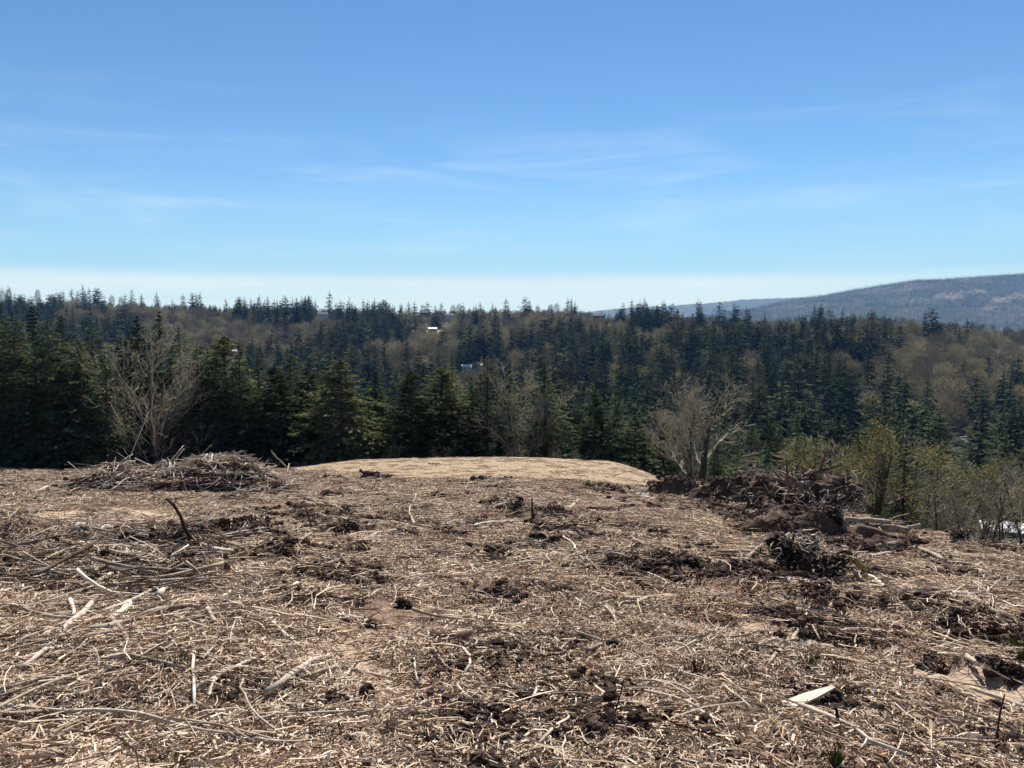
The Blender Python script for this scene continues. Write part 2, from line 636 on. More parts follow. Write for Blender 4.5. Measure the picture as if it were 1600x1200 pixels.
def mountain_mat():
    m, nt = new_mat('forested_mountain')
    p = geo(nt)
    n = nt.noise(p, 0.0045, 6, 0.6)
    n2 = nt.noise(p, 0.03, 3, 0.6)
    c = cramp(nt, nt.math('ADD', nt.math('MULTIPLY', n, 0.7), nt.math('MULTIPLY', n2, 0.3)),
              [(0.38, (0.020, 0.032, 0.018)), (0.52, (0.045, 0.05, 0.03)), (0.64, (0.10, 0.085, 0.06))])
    cut = cramp(nt, n2, [(0.35, (0.06, 0.055, 0.04)), (0.7, (0.19, 0.15, 0.11))])
    c = nt.mix(attr(nt, 'cut'), c, cut)
    finish(nt, c, 0.95, 0.05)
    return m


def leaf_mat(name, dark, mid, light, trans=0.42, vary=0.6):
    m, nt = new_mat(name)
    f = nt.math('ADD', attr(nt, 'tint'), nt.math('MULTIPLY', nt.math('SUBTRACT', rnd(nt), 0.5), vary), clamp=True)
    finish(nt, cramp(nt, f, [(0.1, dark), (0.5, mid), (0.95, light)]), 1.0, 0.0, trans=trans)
    return m


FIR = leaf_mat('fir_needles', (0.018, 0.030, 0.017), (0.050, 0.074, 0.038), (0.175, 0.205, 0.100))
CEDAR = leaf_mat('cedar_sprays', (0.020, 0.032, 0.018), (0.050, 0.066, 0.034), (0.17, 0.165, 0.075))
FARFIR = leaf_mat('far_needles', (0.015, 0.024, 0.013), (0.032, 0.043, 0.022), (0.075, 0.085, 0.040), 0.1, 0.8)
TWIG = wood_mat('bare_twigs', [(0.0, (0.06, 0.047, 0.034)), (0.5, (0.20, 0.165, 0.115)), (1.0, (0.40, 0.345, 0.25))], 0.2)
FARTWIG = wood_mat('far_bare_twigs', [(0.0, (0.075, 0.062, 0.041)), (0.5, (0.18, 0.15, 0.094)), (1.0, (0.35, 0.305, 0.16))], 1.0, 0.2)
BUD = leaf_mat('fresh_buds', (0.10, 0.09, 0.035), (0.18, 0.155, 0.055), (0.30, 0.26, 0.09), 0.3, 0.2)
MOSS = wood_mat('moss', [(0.0, (0.05, 0.035, 0.015)), (0.4, (0.17, 0.12, 0.045)), (0.7, (0.38, 0.29, 0.10)), (1.0, (0.5, 0.44, 0.28))], 0.1, None, 0.03, 1.0)
GRASS = leaf_mat('grass_blades', (0.06, 0.075, 0.03), (0.11, 0.13, 0.05), (0.2, 0.2, 0.08), 0.3, 0.2)
REDSTEM = leaf_mat('red_stems', (0.05, 0.018, 0.014), (0.10, 0.035, 0.026), (0.17, 0.075, 0.05), 0.1, 0.2)


def plain_mat(name, c, rough=0.7, scale=2.0, amt=0.25):
    m, nt = new_mat(name)
    n = nt.noise(nt.n('ShaderNodeTexCoord').outputs['Object'], scale, 4, 0.6)
    d = tuple(x * (1 - amt) for x in c)
    finish(nt, nt.mix(n, c, d), rough, 0.3)
    return m


WHITEROOF = plain_mat('white_metal_roof', (0.82, 0.84, 0.86), 0.35)
PALEROOF = plain_mat('pale_metal_roof', (0.5, 0.52, 0.54), 0.6)
GREYROOF = plain_mat('grey_shingle_roof', (0.13, 0.13, 0.135), 1.0)
PALEWALL = plain_mat('pale_siding', (0.62, 0.6, 0.55))
BROWNWALL = plain_mat('brown_siding', (0.2, 0.15, 0.11))
GLASS = plain_mat('dark_window_glass', (0.03, 0.035, 0.04), 0.1)
STONE = plain_mat('pale_stone', (0.6, 0.53, 0.43), 0.9, 8)

GROUND = ground_mat()
HILL = hill_mat()
MOUNT = mountain_mat()

# ------------------------------------------------------------------ the ground


def grid(us, ys, zf, name, mat, extra):
    UU, YY = np.meshgrid(us, ys)
    X = UU * np.maximum(YY, 1.0)
    Z = zf(X, YY)
    v = np.stack([X, YY, Z], -1).reshape(-1, 3)
    n, m = len(ys), len(us)
    i, j = np.meshgrid(np.arange(n - 1), np.arange(m - 1), indexing='ij')
    q = np.stack([i * m + j, i * m + j + 1, (i + 1) * m + j + 1, (i + 1) * m + j], -1).reshape(-1, 4)
    return obj(name, mesh_np(name, v, q, None, mat, True, extra(X, YY)))


def ground_extra(X, Y):
    tr, rg, st, rh = masks(X, Y)
    yc = np.interp(U(X, Y), CREST_U, CREST_Y)
    return {'track': tr, 'ridge': rg, 'straw': st * (1 - sstep(0.5, 4, Y - yc)), 'forest': sstep(1.0, 5.0, Y - yc)}


us = np.concatenate([np.linspace(-1.5, -0.75, 40)[:-1], np.linspace(-0.75, 0.75, 560), np.linspace(0.75, 1.5, 40)[1:]])
g = grid(us, np.geomspace(2.4, 96, 440), gz, 'ground', GROUND, ground_extra)
tag(g, kind='structure', label='brown churned soil of the cleared field')
ug = np.linspace(-1.5, 1.5, 8)
def near_z(X, Y): return land(X, np.maximum(Y, 0)) - 0.02
bx, by = np.meshgrid(np.linspace(-40, 40, 30), np.linspace(-30, 2.6, 14))
bz = np.where(np.abs(bx) < 4.5, 1, 1) * (-(2.0 + 0.165 * by)) - 0.05 * (np.sqrt(bx * bx + 4) + bx - 2) * 0.5 * sstep(-4, 6, bx) - 0.06
ii, jj = np.meshgrid(np.arange(13), np.arange(29), indexing='ij')
bq = np.stack([ii * 30 + jj, ii * 30 + jj + 1, (ii + 1) * 30 + jj + 1, (ii + 1) * 30 + jj], -1).reshape(-1, 4)
z0 = np.zeros(bx.size)
g2 = obj('ground', mesh_np('ground', np.stack([bx, by, bz], -1).reshape(-1, 3), bq, None, GROUND, True,
                           {'track': z0, 'ridge': z0, 'straw': z0, 'forest': z0}))
tag(g2, kind='structure', label='soil behind the camera')


def hill_z(X, Y):
    return land(X, Y) - 0.35


FIELDS = [(660, 860, 40, 40)]     # (px, depth, half width m, half depth m)


def hill_extra(X, Y):
    f = np.zeros(X.shape)
    for px, d, hw, hd in FIELDS:
        f = np.maximum(f, (1 - sstep(0.7, 1.0, np.abs(X - xcol(px, d, 500)) / hw)) * (1 - sstep(0.7, 1.0, np.abs(Y - d) / hd)))
    return {'field': f}


h = grid(np.linspace(-1.5, 1.5, 300), np.concatenate([np.geomspace(84, 1150, 150), np.geomspace(1200, 14000, 40)]), hill_z, 'hillside', HILL, hill_extra)
tag(h, kind='structure', label='wooded valley side')


def mountain(name, pxs, vs, dist, base_d, width, nu, nv, seed, cuts=(), rough=18):
    """a long hill whose skyline passes through the given photograph points at the given distance"""
    px = np.linspace(pxs[0], pxs[-1], nu)
    crest = (500 - np.interp(px, pxs, vs)) / FPX * dist
    t = np.linspace(0, 1, nv)
    yy = base_d + (dist - base_d) * np.concatenate([t[:-8], np.linspace(1, 1 + width, 8)]) if False else base_d + (dist + width - base_d) * t
    P, Y = np.meshgrid(px, yy)
    Cz = np.broadcast_to(crest, P.shape)
    X = (P - 800) / FPX * Y
    s = (Y - base_d) / (dist - base_d)
    prof = np.where(s < 1, sstep(-0.15, 1.05, s) ** 1.05, 1 - 0.35 * (s - 1) ** 1.2)
    Z = -70 + (Cz + 70) * prof
    body = sstep(0.02, 0.25, s) * (1 - 0.85 * sstep(0.75, 1.0, s))
    Z = Z + body * np.maximum(Cz + 60, 0) * 0.22 * fbm(X / 420, Y / 800, seed, 4)
    Z = Z + rough * 0.5 * (np.abs(fbm(X / 45, Y / 60, seed + 9, 2)) + 0.6 * vnoise(X / 13, Y / 25, seed + 3)) * np.clip((Cz + 40) / 120, 0.1, 1)
    cut = np.zeros(P.shape)
    V = 500 - Z / Y * FPX
    for cx, cv, rx, rv in cuts:
        d = np.hypot((P - cx) / rx, (V - cv) / rv) + 1.1 * fbm(X / 110, Y / 200, seed + 5, 4)
        cut = np.maximum(cut, 1 - sstep(0.7, 0.95, d))
    n, m = P.shape
    i, j = np.meshgrid(np.arange(n - 1), np.arange(m - 1), indexing='ij')
    q = np.stack([i * m + j, i * m + j + 1, (i + 1) * m + j + 1, (i + 1) * m + j], -1).reshape(-1, 4)
    o = obj(name, mesh_np(name, np.stack([X, Y, Z], -1).reshape(-1, 3), q, None, MOUNT, False, {'cut': cut}))
    tag(o, kind='structure')
    return X, Y, Z, cut, s


CUTS = [(1478, 462, 22, 5), (1508, 457, 22, 3), (1556, 470, 20, 5), (1585, 464, 22, 5), (1548, 480, 14, 4), (1620, 468, 20, 5)]
MX = mountain('mountain', [1000, 1060, 1100, 1180, 1250, 1330, 1430, 1520, 1600, 1800, 2200, 2800], [508, 502, 496, 484, 469, 456, 443, 437, 430, 417, 400, 404],
              5200, 3300, 900, 760, 110, 61, CUTS)
mountain('mountain', [820, 900, 940, 960, 1050, 1100, 1150, 1180, 1300, 1500, 1800], [502, 491, 486, 484, 479, 475, 470, 468, 466, 470, 480], 9500, 8000, 700, 400, 30, 81, (), 30)

# ------------------------------------------------------------------ haze


def build_haze():
    m, nt = new_mat('haze')
    v = nt.n('ShaderNodeVolumePrincipled')
    v.inputs['Color'].default_value = (0.22, 0.48, 1.0, 1)
    v.inputs['Density'].default_value = 0.000062
    v.inputs['Anisotropy'].default_value = 0.0
    v.inputs['Absorption Color'].default_value = (1, 1, 1, 1)
    o = nt.n('ShaderNodeOutputMaterial')
    nt.t.links.new(v.outputs[0], o.inputs['Volume'])
    b = MB()
    zlo, zhi = -110, 620
    b.box((0, 7000, (zlo + zhi) / 2), (34000, 15000, zhi - zlo))
    hz = b.build('haze', m)
    tag(hz, kind='stuff', label='thin blue haze over the valley')


build_haze()

# ------------------------------------------------------------------ plant makers


def conifer(H, Wd, seed, nwh=42, per=6, faces=16, base=0.1, droop=0.5, power=0.85, fl=0.42, fw=0.13, mat=None, up=0.25, bare=0.0, lean=0.0):
    """trunk mesh and crown mesh of a spruce or fir"""
    r = np.random.default_rng(seed)
    tb = MB()
    zs = np.linspace(0, H * 0.97, 9)
    sway = np.cumsum(r.normal(0, 0.012 * H / 9, (9, 2)), 0)
    tp = np.stack([sway[:, 0] + lean * zs, sway[:, 1], zs], 1)
    tp[0, 2] = -0.6
    rb = 0.012 * H + 0.04
    tb.tube(tp, np.linspace(rb, 0.025, 9), 7, 0.45, False)
    cb = MB()
    C, A, B, TN = [], [], [], []
    p0, p1, rr0 = [], [], []
    for k, t in enumerate(np.linspace(0, 1, nwh)):
        zk, tk = H * (base + (0.985 - base) * t), t
        for j in range(per):
            z = zk + r.normal(0, 0.022 * H) * (1 - tk)
            t = float(np.clip((z / H - base) / (0.985 - base), 0, 1))
            cx = np.interp(z, zs, tp[:, 0]), np.interp(z, zs, tp[:, 1])
            L = Wd * (((1 - t) ** power) * 0.96 + 0.02)
            az = r.uniform(0, 2 * math.pi)
            Lb = L * r.uniform(0.5, 1.2)
            el = (up + 0.3) * t ** 1.5 - 0.12 * (1 - t) + r.normal(0, 0.14)
            d = np.array([math.cos(az) * math.cos(el), math.sin(az) * math.cos(el), math.sin(el)])
            s0 = np.array([cx[0], cx[1], z])
            dr = droop * (1 - 0.6 * t)
            tip = s0 + d * Lb + np.array([0, 0, -dr * Lb * 0.55])
            p0.append(s0)
            p1.append(s0 * 0.35 + tip * 0.65 + np.array([0, 0, 0.08 * Lb]))
            rr0.append(0.008 + 0.010 * Lb)
            if t < bare * r.uniform(0.6, 1.3):
                continue
            nf = max(4, int(faces * (0.35 + 0.65 * Lb / Wd)))
            s = r.uniform(0.12, 1.0, nf) ** 0.75
            lat = np.array([-math.sin(az), math.cos(az), 0])
            lo = r.uniform(-1, 1, nf) * (0.30 * Lb * (1 - 0.7 * s) + 0.10 * (1 - t))
            c = s0 + d * (s[:, None] * Lb) + lat * lo[:, None]
            c[:, 2] -= dr * Lb * 0.55 * s ** 2 + 0.12 * np.abs(lo) + r.uniform(-0.02, 0.10, nf) * 1.2
            a = d * 0.9 + lat * (np.sign(lo) * r.uniform(0.2, 0.9, nf))[:, None] + np.stack([r.normal(0, 0.15, nf), r.normal(0, 0.15, nf), -dr * 0.9 * s + r.normal(-0.1, 0.25, nf)], 1)
            a /= np.linalg.norm(a, axis=1)[:, None]
            nrm = np.stack([r.normal(0, 0.5, nf), r.normal(0, 0.5, nf), np.full(nf, 1.0)], 1)
            b = np.cross(a, nrm)
            b /= np.linalg.norm(b, axis=1)[:, None]
            k2 = r.uniform(0.6, 1.3, nf) * (0.32 + 0.68 * (1 - t) ** 0.7)
            C.append(c)
            A.append(a * (fl * k2)[:, None])
            B.append(b * (fw * k2)[:, None])
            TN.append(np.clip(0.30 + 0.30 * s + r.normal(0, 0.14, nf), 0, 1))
    c, a, b = np.vstack(C), np.vstack(A), np.vstack(B)
    v = np.stack([c - a * 0.5 - b * 0.35, c + a * 0.05 - b, c + a * 0.6, c + a * 0.05 + b], 1)
    nn = len(c)
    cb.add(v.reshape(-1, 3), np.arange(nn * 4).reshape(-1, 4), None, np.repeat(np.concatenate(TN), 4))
    tb.segs(p0, p1, rr0, np.array(rr0) * 0.3, 3, 0.35)
    return tb.mesh('conifer_trunk', BARK), cb.mesh('conifer_crown', mat or FIR)


def bare_tree(H, seed, spread=0.55, stems=1, levels=4, kids=(9, 5, 4, 3), rt=0.2, fork=0.28, twig_r=0.012, buds=0, lean=None, bud_size=0.12, mat=None, upw=0.25, tintk=0.5, segsides=3):
    """trunk mesh and branch crown mesh of a leafless broadleaf tree"""
    r = np.random.default_rng(seed)
    tb = MB()
    P0, P1, R0, R1, T = [], [], [], [], []
    tips = []

    def grow(p, d, L, rad, lvl):
        ns = 5 if lvl <= 1 else (4 if lvl == 2 else 3)
        pts = [np.array(p)]
        dirs = []
        dd = np.array(d, float)
        for k in range(ns):
            dd = dd + r.normal(0, 0.13 if lvl else 0.06, 3) + np.array([0, 0, upw * (0.35 if lvl else 0.1)])
            dd /= np.linalg.norm(dd)
            dirs.append(dd.copy())
            pts.append(pts[-1] + dd * L / ns)
        pts = np.array(pts)
        rad_end = max(rad * (0.35 if lvl else 0.3), twig_r * 0.6)
        rs = np.linspace(rad, rad_end, ns + 1)
        if lvl == 0:
            tb.tube(pts, rs, 7, 0.4, False)
        else:
            for k in range(ns):
                P0.append(pts[k]); P1.append(pts[k + 1]); R0.append(rs[k]); R1.append(rs[k + 1])
                T.append(np.clip(tintk + 0.06 * lvl + r.normal(0, 0.12), 0, 1))
        if lvl >= levels:
            tips.append(pts[-1]); tips.append(pts[-2])
            return
        n = kids[lvl]
        lo = fork if lvl == 0 else 0.22
        for k in range(n):
            s = lo + (1 - lo) * (k + r.uniform(0.1, 0.9)) / n
            f = s * ns
            i = min(int(f), ns - 1)
            q = pts[i] + (pts[i + 1] - pts[i]) * (f - i)
            base = dirs[i]
            az = r.uniform(0, 2 * math.pi)
            side = np.cross(base, [math.cos(az), math.sin(az), 0.3])
            side /= np.linalg.norm(side) + 1e-9
            ang = r.uniform(0.35, 0.95) * (spread / 0.55)
            nd = base * math.cos(ang) + side * math.sin(ang)
            l2 = L * (r.uniform(0.42, 0.62) if lvl == 0 else r.uniform(0.38, 0.62)) * (1.15 - 0.5 * s)
            r2 = max(np.interp(s, [0, 1], [rs[0], rs[-1]]) * r.uniform(0.42, 0.6), twig_r)
            grow(q, nd, l2, r2, lvl + 1)

    for st in range(stems):
        az = r.uniform(0, 2 * math.pi)
        tilt = (0.02 if stems == 1 else r.uniform(0.08, 0.28))
        d = np.array([math.cos(az) * tilt, math.sin(az) * tilt, 1.0]) if lean is None else np.array(lean[st % len(lean)], float)
        d /= np.linalg.norm(d)
        hh = H * (0.86 if st == 0 else r.uniform(0.62, 0.82))
        off = np.array([math.cos(az), math.sin(az), 0]) * (0 if stems == 1 else rt * 1.4)
        grow(off + np.array([0, 0, -0.6]), d, hh, rt * (1 if st == 0 else 0.75), 0)
    cb = MB()
    cb.segs(P0, P1, R0, R1, segsides, np.array(T))
    # bring the tree to its stated height
    zmax = max(float(np.max(np.vstack(cb.v)[:, 2])), 0.1)
    k = H / zmax
    for b in (tb, cb):
        b.v = [x * np.array([0.5 + 0.5 * k, 0.5 + 0.5 * k, k]) for x in b.v]
    tm, cm = tb.mesh('bare_trunk', BARK), cb.mesh('bare_crown', mat or TWIG)
    bm_ = None
    if buds:
        tp = np.array(tips) * np.array([0.5 + 0.5 * k, 0.5 + 0.5 * k, k])
        tp = np.repeat(tp, buds, 0) + r.normal(0, 0.16, (len(tp) * buds, 3))
        n = len(tp)
        a = r.normal(0, 1, (n, 3)); a /= np.linalg.norm(a, axis=1)[:, None]
        b = np.cross(a, r.normal(0, 1, (n, 3))); b /= np.linalg.norm(b, axis=1)[:, None]
        sz = bud_size * r.uniform(0.5, 1.3, n)[:, None]
        v = np.stack([tp - a * sz, tp + b * sz * 0.5, tp + a * sz, tp - b * sz * 0.5], 1)
        bb = MB()
        bb.add(v.reshape(-1, 3), np.arange(4 * n).reshape(-1, 4), None, np.repeat(np.clip(r.normal(0.5, 0.2, n), 0, 1), 4))
        bm_ = bb.mesh('buds', BUD)
    return tm, cm, bm_


def far_bare(H, Wd, seed, n=420, mat=None):
    """one-mesh leafless tree for the far hillside: trunk, limbs and a rounded crown of fine upswept twigs"""
    r = np.random.default_rng(seed)
    b = MB()
    b.tube([(0, 0, -1), (0, 0, H * 0.35), (0.3, 0, H * 0.8)], [0.3, 0.22, 0.05], 5, 0.55, False)
    m = 14
    az = r.uniform(0, 2 * math.pi, m)
    z0 = r.uniform(0.2, 0.6, m) * H
    p0 = np.stack([np.zeros(m), np.zeros(m), z0], 1)
    L = Wd * r.uniform(0.5, 0.9, m)
    p1 = p0 + np.stack([np.cos(az) * L, np.sin(az) * L, r.uniform(0.5, 1.0, m) * (H - z0) * 0.7], 1)
    b.segs(p0, p1, np.full(m, 0.15), np.full(m, 0.05), 3, 1.0)
    d = r.normal(0, 1, (n, 3))
    d /= np.linalg.norm(d, axis=1)[:, None]
    rad = r.uniform(0.35, 1.0, n) ** 0.5
    ctr = np.array([0, 0, H * 0.60])
    sc = np.array([Wd, Wd, H * 0.40])
    lump = 1 + 0.18 * np.sin(d[:, 0] * 5 + seed) * np.cos(d[:, 1] * 6 + seed * 2) + r.normal(0, 0.06, n)
    c = ctr + d * sc * (rad * lump)[:, None]
    a = d * np.array([0.8, 0.8, 0.4]) + np.array([0, 0, 0.75]) + r.normal(0, 0.3, (n, 3))
    a /= np.linalg.norm(a, axis=1)[:, None]
    l = r.uniform(0.7, 1.7, n)[:, None] * H / 16
    w = np.cross(a, r.normal(0, 1, (n, 3)))
    w /= np.linalg.norm(w, axis=1)[:, None]
    wd = r.uniform(0.08, 0.20, n)[:, None] * H / 16
    v = np.stack([c - a * l * 0.5 - w * wd, c - a * l * 0.5 + w * wd, c + a * l * 0.5], 1)
    b.add(v.reshape(-1, 3), None, np.arange(3 * n).reshape(-1, 3), np.repeat(np.clip(0.45 + r.normal(0, 0.16, n), 0, 1), 3))
    return b.mesh('far_bare_tree', mat or FARTWIG)


def far_conifer(H, Wd, seed, nwh=17, per=9, power=0.8, mat=None):
    r = np.random.default_rng(seed)
    b = MB()
    b.tube([(0, 0, -1.5), (0, 0, H * 0.98)], [0.3, 0.04], 5, 0.15, False)
    lean = r.normal(0, 0.3, 2)
    C, A, B, T = [], [], [], []
    for t in np.linspace(0, 1, nwh):
        z = H * (0.06 + 0.92 * t) + r.normal(0, 0.25)
        L = Wd * ((1 - t) ** power + 0.05)
        for j in range(per if t < 0.85 else 4):
            az = r.uniform(0, 2 * math.pi)
            for s in (0.3, 0.6, 0.92):
                Lb = L * r.uniform(0.55, 1.25)
                el = 0.25 * t - 0.45 * (1 - t) + r.normal(0, 0.15)
                d = np.array([math.cos(az), math.sin(az), math.sin(el)])
                C.append(np.array([0, 0, z + r.normal(0, 0.3)]) + d * Lb * s)
                A.append((d + r.normal(0, 0.28, 3)) * Lb * 0.27)
                sd = np.cross(d, [r.normal(0, 0.4), r.normal(0, 0.4), 1])
                B.append(sd / np.linalg.norm(sd) * (0.16 + 0.10 * Lb))
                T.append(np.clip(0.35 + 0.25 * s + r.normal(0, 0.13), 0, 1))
    c, a, w = np.array(C), np.array(A), np.array(B)
    v = np.stack([c - a, c - w, c + a, c + w], 1)
    n = len(c)
    b.add(v.reshape(-1, 3), np.arange(4 * n).reshape(-1, 4), None, np.repeat(np.array(T), 4))
    return b.mesh('far_conifer', mat or FARFIR)


# ------------------------------------------------------------------ near meshes (each variant built once, shared)
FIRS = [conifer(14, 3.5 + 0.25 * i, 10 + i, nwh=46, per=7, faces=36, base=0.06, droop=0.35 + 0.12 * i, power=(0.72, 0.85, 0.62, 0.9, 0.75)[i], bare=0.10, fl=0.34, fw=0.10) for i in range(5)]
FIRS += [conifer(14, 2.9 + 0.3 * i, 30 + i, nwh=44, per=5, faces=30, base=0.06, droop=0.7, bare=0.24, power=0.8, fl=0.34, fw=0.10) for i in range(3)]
CEDARS = [conifer(11, 3.9, 50 + i, nwh=46, per=8, faces=38, base=0.03, droop=0.95, power=0.62, fl=0.38, fw=0.11, mat=CEDAR, up=0.45) for i in range(2)]
WIDE = [conifer(8, 3.0, 60 + i, nwh=28, per=7, faces=34, base=0.03, droop=0.4, power=0.8, fl=0.34, fw=0.10, up=0.4) for i in range(2)]
MIDFIR = [conifer(18, 3.2, 70 + i, nwh=34, per=6, faces=14, base=0.07, droop=0.6, power=0.95, fl=0.7, fw=0.2, mat=FIR) for i in range(4)]
FARFIRS = [far_conifer(24, (4.4, 5.4, 6.6, 4.0, 7.0, 5.0)[i], 80 + i, nwh=20, power=(0.75, 0.95, 1.1, 0.6, 0.7, 0.9)[i]) for i in range(6)]
MIDBARE = [bare_tree(12, 90 + i, 0.6, 1, 4, (9, 5, 4, 3), 0.16, 0.2, 0.014) for i in range(3)]
FARBARE = [far_bare(15, 5.4 + 0.6 * (i % 2), 110 + i, 900) for i in range(5)]
FARBUD = [far_bare(13, 4.4, 130 + i, mat=leaf_mat('far_budding_twigs', (0.10, 0.085, 0.04), (0.18, 0.155, 0.06), (0.30, 0.27, 0.09), 0.2, 0.4)) for i in range(1)]


def tree(name, meshes, x, y, H, H0, rz, wk=1.0, z=None):
    """an Empty with trunk and crown (and buds) under it"""
    zz = float(land(x, y)) if z is None else z
    t = empty(name, (x, y, zz), rz)
    k = H / H0
    t.scale = (k * wk, k * wk, k)
    for nm, me in zip(('trunk', 'crown', 'buds'), meshes):
        if me is not None:
            obj(nm, me, t)
    return t


def top_h(x, y, vt):
    return zrow(vt, y) - float(land(x, y))


n_conifer, n_bare = 0, 0
FRONT = [  # photograph column of the stem, depth, row of the tip, kind, own label
    (-30, 66, 470, 'f', None), (5, 70, 474, 'f', 'tall dark conifer at the edge of the stand by the left border'), (28, 66, 500, 'f', None), (55, 72, 490, 'f', None),
    (80, 66, 512, 'f', None), (105, 70, 505, 'f', None), (128, 67, 537, 'f', 'lighter green young fir between the dark stand and the big bare maple'),
    (150, 71, 520, 'f', None), (168, 66, 562, 's', 'thin young fir with bare lower trunk just before the big leafless maple'),
    (195, 74, 540, 'f', None), (222, 76, 505, 'f', None), (255, 78, 497, 'f', 'fir rising straight behind the big leafless maple'), (285, 75, 522, 'f', None),
    (310, 72, 547, 's', None), (338, 70, 562, 'f', 'fir directly behind the top of the long brush pile'), (352, 74, 527, 'c', None), (378, 70, 547, 'f', None),
    (405, 73, 557, 's', None), (432, 70, 574, 'c', 'fir standing just past the right end of the brush pile'), (455, 74, 562, 'f', None), (480, 76, 577, 'c', None),
    (533, 68, 563, 'c', 'broad round-topped cedar, larger of the two dark cedars behind the straw berm'),
    (642, 69, 582, 'c', 'dark dome-shaped cedar near the middle of the straw berm, second of two cedars'),
    (590, 76, 592, 'f', 'fir between the two broad dark cedars'), (502, 72, 590, 's', None), (575, 72, 640, 'c', None), (690, 72, 577, 'c', None),
    (708, 76, 562, 's', 'slim fir with pale mossy lower branches right of the dark cedars'), (735, 73, 602, 'f', None),
    (762, 70, 566, 'f', 'dense dark fir beside the leafless maples behind the berm crest'), (795, 74, 572, 's', None), (852, 72, 574, 'f', 'fir rising behind the pair of leafless maples'),
    (880, 77, 600, 'f', None), (905, 75, 640, 'c', None), (930, 70, 614, 'w', 'bushy bright green fir behind the highest part of the berm'),
    (965, 74, 642, 'f', None), (992, 72, 652, 'w', 'low wide fir at the right end of the straw berm'), (1015, 76, 692, 'w', None), (1040, 74, 668, 'f', None),
    (1418, 40, 698, 's', 'narrow dark young fir alone to the right of the stump pile'),
    (1594, 215, 648, 'f', 'tall dark fir at the right border above the white roof'), (1562, 205, 672, 'f', None), (1470, 150, 650, 'f', None)]
def stand_label(px, row):
    for lim, where in ((95, 'at the left border of the photo'), (205, 'between the left border and the big bare maple'), (330, 'behind the big bare maple'), (465, 'behind the right half of the brush pile'),
                       (610, 'about the larger dark cedar'), (760, 'about the smaller dome-shaped cedar'), (900, 'about the leafless maples on the berm')):
        if px < lim:
            return 'dark conifer in the %s %s' % (row, where)
    return 'dark conifer in the %s beyond the right end of the berm' % row


STAND = 'conifers in the dense stand behind the cleared field'
for i, (px, y, vt, kd, lab) in enumerate(FRONT):
    x = xcol(px, y)
    ms, h0 = {'f': (FIRS[i % 5], 14), 's': (FIRS[5 + i % 3], 14), 'c': (CEDARS[i % 2], 11), 'w': (WIDE[i % 2], 8)}[kd]
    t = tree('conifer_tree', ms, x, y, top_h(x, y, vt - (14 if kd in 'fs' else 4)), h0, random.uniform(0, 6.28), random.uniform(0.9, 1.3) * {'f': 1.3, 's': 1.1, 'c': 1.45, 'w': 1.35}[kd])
    tag(t, lab or stand_label(px, 'front row'), 'tree', STAND)
    n_conifer += 1

# second rows of the stand, filling the dark wall behind the first
for k in range(112):
    px = random.uniform(-140, 1010)
    y = random.uniform(72, 108)
    vt = np.interp(px, [-140, 0, 150, 300, 420, 600, 800, 1010], [470, 488, 520, 525, 570, 600, 605, 650]) + random.uniform(2, 75)
    x = xcol(px, y)
    H = top_h(x, y, vt)
    if H < 5:
        continue
    t = tree('conifer_tree', FIRS[k % 8], x, y, H, 14, random.uniform(0, 6.28), random.uniform(1.0, 1.5) * (14 / max(H, 8)) ** 0.3 * 1.15)
    tag(t, stand_label(px, 'back rows'), 'tree', STAND)
    n_conifer += 1

# the slope below the field on the right
RIGHT = 'trees on the valley floor right of the field'
for k in range(74):
    px = random.uniform(1000, 1720)
    y = 62 * (300 / 62) ** random.random()
    if px > 1330 and y < 95:
        continue
    if 1480 < px < 1650 and y < 176:
        continue
    x = xcol(px, y)
    H = random.uniform(11, 19) * (0.75 if y < 90 else 1.0)
    if float(land(x, y)) + H > zrow(632, y):
        H = max(6, zrow(random.uniform(635, 690), y) - float(land(x, y)))
    ms = FIRS[k % 8] if y < 130 else MIDFIR[k % 4]
    t = tree('conifer_tree', ms, x, y, H, 14 if y < 130 else 18, random.uniform(0, 6.28), random.uniform(0.9, 1.2))
    tag(t, 'dark conifer %s, %s' % ('just below the field edge' if y < 100 else ('half way down the slope' if y < 165 else 'far out on the valley floor'),
                                'behind the forked bare tree' if px < 1160 else ('behind the stump pile' if px < 1340 else ('behind the narrow dark fir' if px < 1480 else 'toward the right border'))), 'tree', RIGHT)
    n_conifer += 1

# far skyline, each tree that stands out against the sky: column, row of the tip
SKY = [(12, 452), (24, 456), (34, 458), (82, 457), (92, 455), (100, 452), (113, 448), (122, 452), (130, 441), (140, 447), (150, 448), (207, 449), (222, 457), (245, 454), (270, 466),
       (287, 457), (302, 456), (307, 456), (313, 454), (382, 462), (392, 464), (405, 459), (445, 460), (468, 470), (477, 460), (487, 467), (493, 466), (515, 452), (525, 472),
       (543, 472), (550, 470), (573, 472), (585, 464), (594, 470), (607, 472), (616, 476), (627, 472), (638, 469), (648, 468), (660, 473), (668, 470), (680, 475), (690, 470),
       (750, 470), (770, 472), (790, 463), (820, 462), (827, 466), (887, 463), (893, 463), (899, 468), (951, 488), (968, 480), (987, 465), (1003, 471), (1028, 474), (1037, 480),
       (1059, 480), (1093, 492), (1104, 492), (1114, 490), (1124, 495), (1133, 493), (1142, 495), (1155, 493), (1172, 495), (1205, 500), (1225, 495), (1248, 488), (1258, 492),
       (1275, 497), (1305, 488), (1335, 486), (1345, 490), (1355, 492), (1365, 483), (1380, 492), (1390, 493), (1400, 493), (1412, 492), (1463, 500), (1470, 505), (1490, 503),
       (1497, 503), (1535, 515), (1545, 512), (1560, 515), (1590, 518)]
